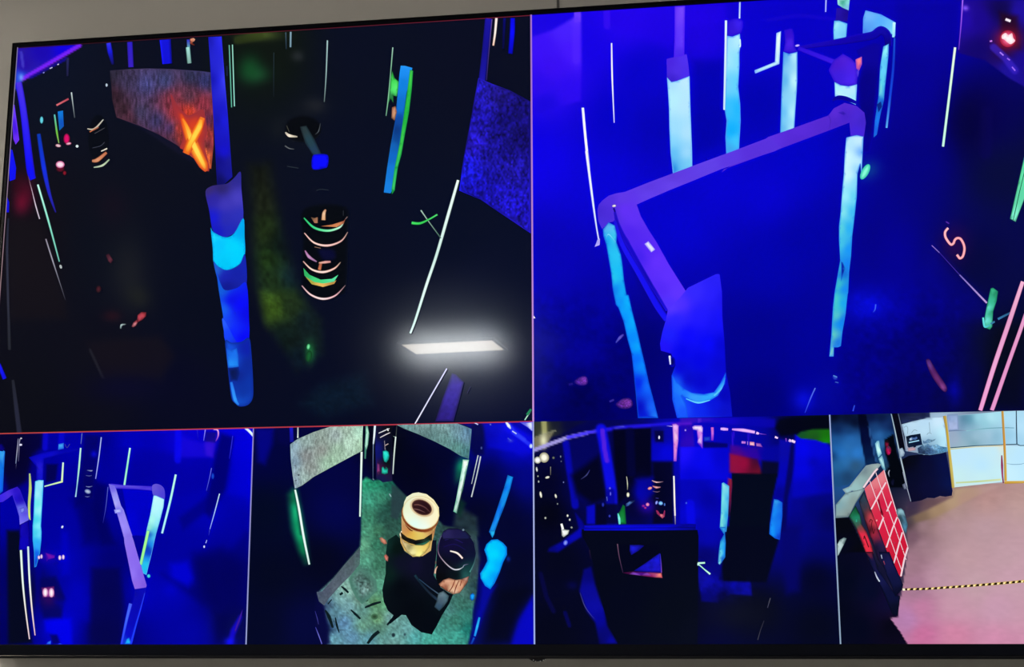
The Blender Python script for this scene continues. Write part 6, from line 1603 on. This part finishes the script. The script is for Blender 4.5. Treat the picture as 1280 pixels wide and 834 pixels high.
st([(710, 0), (740, 120), (785, 280)], [9, 11, 8], ['98a0b8', 'a0a8c0', '9098b0'], ['202838', '202838'])
po([(704, 120), (722, 112), (744, 140), (734, 156), (712, 148)], 'c0c8d8', edge=(5, '58607c'))
ob('coat_rack', 'dark figure-like shape with a red patch by the door'); F(1035, 510, 8.336)
po([(590, 370), (606, 340), (622, 338), (634, 370), (630, 410), (606, 420), (596, 400)], [(610, 360, '7c1438'), (615, 395, '901840')], sm=True, edge=(10, '180814'))
po([(600, 440), (610, 400), (640, 400), (658, 430), (654, 470), (632, 494), (612, 480)], [(625, 450, 'd01458'), (640, 480, 'e0186c'), (625, 410, '503050'), (605, 430, '981040')], sm=True, edge=(8, '500c28'))
po([(620, 400), (632, 396), (640, 420), (626, 420)], '8c7898', edge=(5, '503050'))
ob('light_strip', 'pale glints low on the dark door')
st([(640, 650), (630, 680), (640, 720)], [10, 12, 6], ['8890a8', 'a8b0c0', '404860'])
po([(655, 770), (680, 740), (690, 760), (680, 810), (660, 800)], [(670, 775, '383c78')], edge=(8, '0c0e28'))
po([(780, 800), (800, 780), (825, 834), (815, 850), (790, 850)], [(805, 820, '8088a0')], edge=(6, '303c54'))
ob('light_strip', 'white glowing pillar light beside the lockers')
po([(490, 372), (510, 345), (532, 342), (545, 420), (560, 480), (525, 520), (508, 470)], [(510, 370, 'c0f4f4'), (530, 450, 'c8fcf8'), (540, 490, 'b0e8f0')], edge=(5, '60a8c8'))
po([(525, 530), (562, 492), (580, 540), (598, 650), (588, 664), (560, 620), (540, 570)], [(550, 530, 'b8f0f0'), (575, 600, 'b0e8e8'), (590, 650, '90c8d0')], edge=(5, '5090b0'))
ob('glass_partition', 'glazed partition with yellow frames and white panels'); F(1155, 510, 8.336)
po([(210, 90), (810, 38), (960, 32), (1300, 30), (1300, 390), (1000, 392), (825, 385), (260, 420), (235, 240)], [(230, 100, '8098b0'), (300, 120, '94a8d0'), (300, 200, 'a8b8d8'), (420, 120, '4c7c98'), (400, 190, '6c90b0'), (470, 120, '5898b0'), (560, 100, 'a0dcec'), (700, 100, 'b8ecf8'), (760, 70, 'a8e0f0'), (640, 180, '90ccdc'), (450, 230, '8cb8d0'), (300, 260, '98a8c0'), (330, 330, 'a0b0c8'), (450, 300, '84acc0'), (540, 300, 'a0c4d8'), (640, 300, '90b8cc'), (660, 280, 'b0d0e8'), (740, 300, '88b8d0'), (520, 370, '78a4b4'), (400, 380, '98b8c8'), (880, 120, 'b0e0f8'), (880, 300, '98ccE8'), (1000, 200, 'b8e4fc'), (1200, 200, 'b8e4fc'), (930, 340, 'a8d8f4')], step=1.0)
po([(240, 70), (350, 66), (364, 228), (248, 240)], [(260, 90, '8ca4d0'), (340, 90, '98b0d8'), (300, 200, 'a8b8e0')], nz=.08, nx=1, ny=1, edge=(5, '7890b8'))
st([(250, 244), (360, 236), (440, 236)], [8, 8, 5], ['687ca0', '687ca0', '98a8c0'])
st([(440, 240), (640, 216), (810, 208), (940, 210)], [6, 8, 8, 6], ['90c8d0', '70a8b8', '689cac', '5c90a8'])
po([(260, 420), (560, 396), (825, 388), (835, 770), (310, 830), (270, 520)], [(300, 440, 'c0e8f8'), (400, 500, 'c0e8ff'), (600, 600, 'bce8ff'), (750, 450, 'c0ecff'), (800, 700, 'c8f0f8'), (340, 740, 'c8f0f4'), (330, 800, 'c8e4e4'), (600, 740, 'c8f0f4'), (600, 790, 'c8e8f0'), (800, 420, 'e0e8d8'), (780, 780, 'c0e8f0')])
st([(330, 782), (560, 768), (800, 748)], [22, 24, 26], ['c8d8a0', 'c0d498', 'd8e4b0'], ['c8ecf0', 'c8ecf0'])
po([(835, 392), (1000, 396), (1300, 392), (1300, 800), (860, 780), (850, 600)], [(880, 430, 'c0e8f8'), (1000, 500, 'bce8ff'), (900, 700, 'c8f0ff'), (1100, 700, 'c0ecff'), (1250, 600, 'bce8ff')])
st([(860, 580), (920, 590), (1000, 588), (1060, 576), (1200, 560)], [5, 8, 7, 6, 6], ['a0ccdc', '84acc8', '80a8c0', '8cb4cc', '90b8d0'])
st([(260, 418), (540, 396), (825, 384), (970, 380), (1000, 394), (1300, 388)], [10, 9, 9, 9, 9, 9], ['304c54', '2c4858', '385868', '2c4858', '2c4858', '385868'], sm=False)
st([(270, 432), (540, 408), (820, 396)], 10, ['c8c080', 'd8d8b8', 'd8c8a0'])
st([(960, 32), (962, 200), (966, 380)], [10, 12, 12], ['304458', '2c4054', '304458'])
st([(214, 84), (236, 220), (256, 400), (282, 620), (304, 834)], [36, 28, 28, 32, 30], ['b89848', 'c0a040', 'c8a838', 'c8b860', 'c0a850'], ['d8d0a0', '887030'])
st([(816, 30), (826, 200), (838, 400), (846, 600), (850, 780)], [26, 26, 26, 26, 30], ['c89840', 'c09048', 'd09030', 'c8a448', 'd8a838'], ['d8d0b0', '986828'])
st([(836, 778), (1000, 774), (1300, 770)], [32, 28, 28], ['c89830', 'd0a850', 'd0a848'], ['e8e0b0', 'a87838'])
st([(808, 495), (812, 600), (816, 700), (826, 785)], [12, 26, 20, 14], ['801840', '903060', 'a04878', '702038'], ['a890b0', '882848'])
ob('locker', 'pale-topped block of small red lockers'); F(1035, 590, 7.584)
F(1035, 510, 8.336)
po([(395, 602), (450, 588), (520, 580), (556, 590), (480, 680), (370, 834), (330, 880), (250, 865), (190, 900), (150, 850), (220, 820), (300, 720)], [(420, 610, '8c9ca0'), (500, 600, 'a0b4b0'), (450, 680, '88a0a0'), (350, 760, '90b0b0'), (280, 830, '98c0c0'), (200, 880, '98c0c8'), (380, 650, '70848c')], edge=(4, '8098a0'))
F(1035, 590, 7.584)
po([(345, 160), (530, -20), (560, 90), (610, 240), (660, 420), (710, 560), (760, 720), (725, 850), (690, 1000), (610, 900), (560, 780), (480, 560), (410, 360), (375, 270)], [(450, 100, 'e08088'), (510, 60, 'e88890'), (380, 220, 'd86070'), (440, 330, 'd83850'), (560, 180, 'd82848'), (520, 300, 'd01840'), (480, 420, 'd82848'), (620, 350, 'd82048'), (560, 520, 'd81c44'), (660, 540, 'd41840'), (700, 680, 'cc1838'), (600, 640, 'd42040'), (640, 800, 'c81838'), (580, 780, 'c82038'), (690, 800, 'c81030')])
W1 = 'f0d8e0'
for a, wd in (([(335, 150), (440, 0), (470, -30)], 18), ([(396, 88), (450, 240), (520, 440), (590, 640), (660, 834), (700, 940)], 7), ([(452, 6), (500, 150), (560, 330), (630, 520), (690, 690), (740, 834)], 7), ([(530, -15), (600, 230), (660, 420), (710, 560), (756, 712)], 8),
              ([(408, 356), (470, 240), (548, 100)], 15), ([(556, 376), (600, 280)], 13), ([(480, 548), (525, 432)], 15), ([(552, 718), (610, 540), (654, 430)], 14), ([(632, 834), (670, 690), (704, 574)], 15), ([(690, 990), (722, 830), (756, 716)], 17), ([(612, 900), (634, 830)], 12)):
    st(a, wd, W1, ['e8a8b8', 'e8a8b8'], sm=False)
po([(470, 270), (484, 258), (500, 330), (525, 400), (520, 425), (500, 400)], [(490, 300, '14040c'), (510, 390, '1c0810')], edge=(5, '801028'))
for x, y in ((448, 170), (395, 262), (460, 460), (560, 520), (660, 590), (630, 675), (585, 795), (715, 745), (545, 360)):
    st([(x - 8, y + 4), (x + 6, y - 6)], 6, 'b04858')
ob('locker', 'tall narrow red-fronted locker with the digit 2')
po([(290, 280), (340, 180), (380, 280), (410, 370), (480, 550), (560, 760), (620, 900), (560, 950), (470, 834), (400, 620), (340, 440)], [(320, 260, '24384c'), (350, 240, '304858'), (350, 350, '283848'), (330, 420, '181c24'), (400, 420, 'e04450'), (440, 480, 'd83c4c'), (430, 580, 'c02c44'), (480, 600, '802040'), (400, 560, '180810'), (500, 700, '281c48'), (560, 820, '14143c'), (460, 720, '10102c'), (370, 380, '783038')], edge=(6, '0c0c1c'))
st([(392, 478), (402, 450), (418, 462), (412, 500), (412, 520), (430, 590), (442, 545)], 7, '481018', sm=False)
el(460, 462, 7, 9, 'f0a0a0')
st([(500, 790), (510, 810)], 8, 'a0a8c0')
ob('locker', 'tall narrow red and green locker with the digit 1')
po([(72, 312), (165, 202), (350, 158), (336, 185), (260, 300), (210, 400), (190, 430), (100, 438), (70, 440)], [(100, 320, '80a8b0'), (160, 230, '98bcc0'), (300, 180, '98b8b8'), (130, 400, '90a8a8'), (240, 280, '889c98'), (180, 420, '80908c')], edge=(4, '586c74'))
po([(195, 425), (260, 320), (300, 400), (320, 500), (360, 560), (420, 720), (440, 834), (480, 900), (420, 900), (380, 834), (330, 700), (270, 550)], [(240, 380, '187048'), (270, 440, '1c8c68'), (260, 370, '105030'), (280, 500, '305c50'), (310, 540, '903840'), (310, 600, 'f02848'), (350, 660, 'f83050'), (380, 740, 'f03048'), (330, 680, 'e02840'), (410, 780, 'c02838'), (410, 840, '402038'), (440, 880, '101434')], edge=(6, '0c1414'))
po([(262, 455), (272, 450), (275, 475), (262, 480)], '90e0c0', edge=(4, '30a080'))
st([(338, 640), (342, 606), (364, 660), (384, 716)], [8, 9, 10, 9], '481018', sm=False)
F(1035, 690, 5.224)
po([(240, 0), (290, 0), (330, 120), (440, 280), (470, 290), (455, 420), (420, 410), (340, 220)], [(270, 20, '702038'), (290, 60, '101440'), (330, 160, '14184c'), (420, 280, '0c1038'), (440, 380, '080c24')], edge=(8, '04081c'))
po([(330, 0), (400, 0), (440, 100), (490, 215), (480, 250), (440, 290), (380, 150)], [(360, 20, '14143c'), (400, 60, '18184c'), (450, 200, '101440'), (460, 250, '0a0c28')], edge=(6, '04081c'))
st([(304, 130), (318, 165), (336, 195)], [5, 9, 7], ['9098b8', 'c0c8e0', 'd0e0f0'])
st([(346, 20), (352, 45)], [7, 5], 'a8b0d0')
st([(362, 60), (370, 85)], [6, 5], ['904058', '702c48'])
ob('cable_duct', 'pale slanted bar at the left edge of the view'); F(1035, 590, 7.584)
po([(84, 690), (110, 645), (150, 622), (176, 632), (150, 690), (100, 790), (88, 800)], [(100, 700, 'c0d8d8'), (140, 650, 'b0c8c8'), (165, 640, '708888'), (100, 770, 'a8c0c8')], edge=(5, '405860'))
ob('waste_bin', 'pale blue waste bin beside the lockers')
po([(645, 380), (655, 350), (690, 345), (718, 370), (735, 430), (755, 500), (740, 590), (715, 560), (690, 480), (660, 430)], [(670, 380, 'a0d0d8'), (700, 380, '90c0d0'), (720, 440, '5c90b0'), (740, 530, '4c88a8'), (690, 450, '182830'), (665, 420, '203038'), (735, 570, '407090')], edge=(5, '304c5c'))
ob('barrier_tape', 'black and yellow striped barrier tape across the lobby floor'); F(1035, 690, 5.224)
TP = [(486, 246), (560, 244), (640, 242), (760, 234), (900, 224), (1080, 210), (1280, 192), (1500, 172)]
st(TP, [13, 14, 14, 16, 16, 17, 18, 18], 'e8c868', ['98704c', '98704c'], em=.75)
xs = np.linspace(505, 1480, 26)
for i, x in enumerate(xs):
    y = np.interp(x, [p[0] for p in TP], [p[1] for p in TP])
    po([(x - 4, y - 7), (x + 12, y - 7.5), (x + 10, y + 7), (x - 14, y + 7.5)], '24180c')
    po([(x + 15, y - 5), (x + 25, y - 5.5), (x + 19, y + 5), (x + 11, y + 5)], 'fff0c0')
po([(484, 240), (500, 240), (502, 254), (486, 254)], 'fff4d0')
end_feed(1.6)



# ------------------------------------------------------------------ lines between the views
def line_part(name, u0, v0, u1, v1, w, h0, h1, label=None, lay=75):
    du, dv = u1 - u0, v1 - v0
    L = math.hypot(du, dv)
    nx, ny = -dv / L * w / 2, du / L * w / 2
    V, C_, T = [], [], []
    for i in range(9):
        t = i / 8
        for s in (-1, 1):
            V.append(((u0 + du * t + nx * s - 8) * U, -STEP_OUT * lay, (4.5 - v0 - dv * t - ny * s) * U))
            C_.append(rgb(h0) * (1 - t) + rgb(h1) * t)
    for i in range(8):
        a = i * 2
        T.append((a, a + 1, a + 3, a + 2))
    o = picture_mesh(name, V, C_, T, tv)
    if label:
        o['label'] = label
    return o


line_part('divider_line', 4, 6, 4, 9, .018, '8a80c8', '9aa4d8', 'white vertical line left of the tyre stack view')
line_part('divider_line', 8, 6, 8, 9, .020, 'a8b0e0', 'a0b0f0', 'white vertical line below the red-cornered view')
line_part('divider_line', 12, 6, 12, 9, .018, '98a8d8', '90a8c0', 'white vertical line left of the locker view')
sel = line_part('selection_frame', 0, .012, 8, .012, .011, '2c1018', '782034', 'thin red outline around the upper left view')
for a in ((0, 6, 8, 6, .017, 'b84440', 'b03048'), (8, 0, 8, 6, .024, 'a070c8', 'c890d8'), (.016, 0, .016, 6, .014, '8078a0', 'a07868')):
    o = line_part('frame_side', *a, lay=78)
    o.parent = sel

# ------------------------------------------------------------------ ceiling lamps: the mirrored one, then added ones that light the wall
def ceiling_lamp(loc, wx, wy, label, rz=0.0):
    r = bpy.data.objects.new('ceiling_light', None)
    COL.objects.link(r)
    r.location = (loc[0], loc[1], CEIL)
    r.rotation_euler = (0, 0, rz)
    r['label'], r['category'], r['group'] = label, 'ceiling light', 'flat ceiling lamps'
    t = .014
    bm = bmesh.new()
    o, i = (wx / 2 + t, wy / 2 + t), (wx / 2, wy / 2)
    for x0, x1, y0, y1 in ((-o[0], o[0], i[1], o[1]), (-o[0], o[0], -o[1], -i[1]), (-o[0], -i[0], -i[1], i[1]), (i[0], o[0], -i[1], i[1])):
        box_bm(bm, x0, x1, y0, y1, -.012, -.0005, bevel=.002)
    bm_obj('lamp_frame', bm, M_LAMPFRAME, r)
    box('diffuser', (-i[0], i[0], -i[1], i[1], -.010, -.001), M_LAMP, r)
    return r


ceiling_lamp((-.918, -4.287), .42, .235, 'cream rectangular ceiling lamp mirrored in the upper left view', math.radians(5))
ceiling_lamp((-3.9, -1.35), .42, .235, 'added unseen ceiling lamp nearest the left wall, lighting the front wall from the side')  # added out of view so side light reaches the wall under the television
ceiling_lamp((-2.5, -2.3), .42, .235, 'added unseen ceiling lamp brightening the wall left of the television')  # added fill, kept out of the mirror image, brightens the wall on the left
ceiling_lamp((2.4, -2.8), .42, .235, 'added unseen ceiling lamp brightening the wall right of the television')  # added fill for the right part of the wall, outside the reflection

w = bpy.data.worlds.new('world')
SC.world = w
w.use_nodes = True
w.node_tree.nodes['Background'].inputs[0].default_value = (.5, .5, .5, 1)
w.node_tree.nodes['Background'].inputs[1].default_value = 0.05
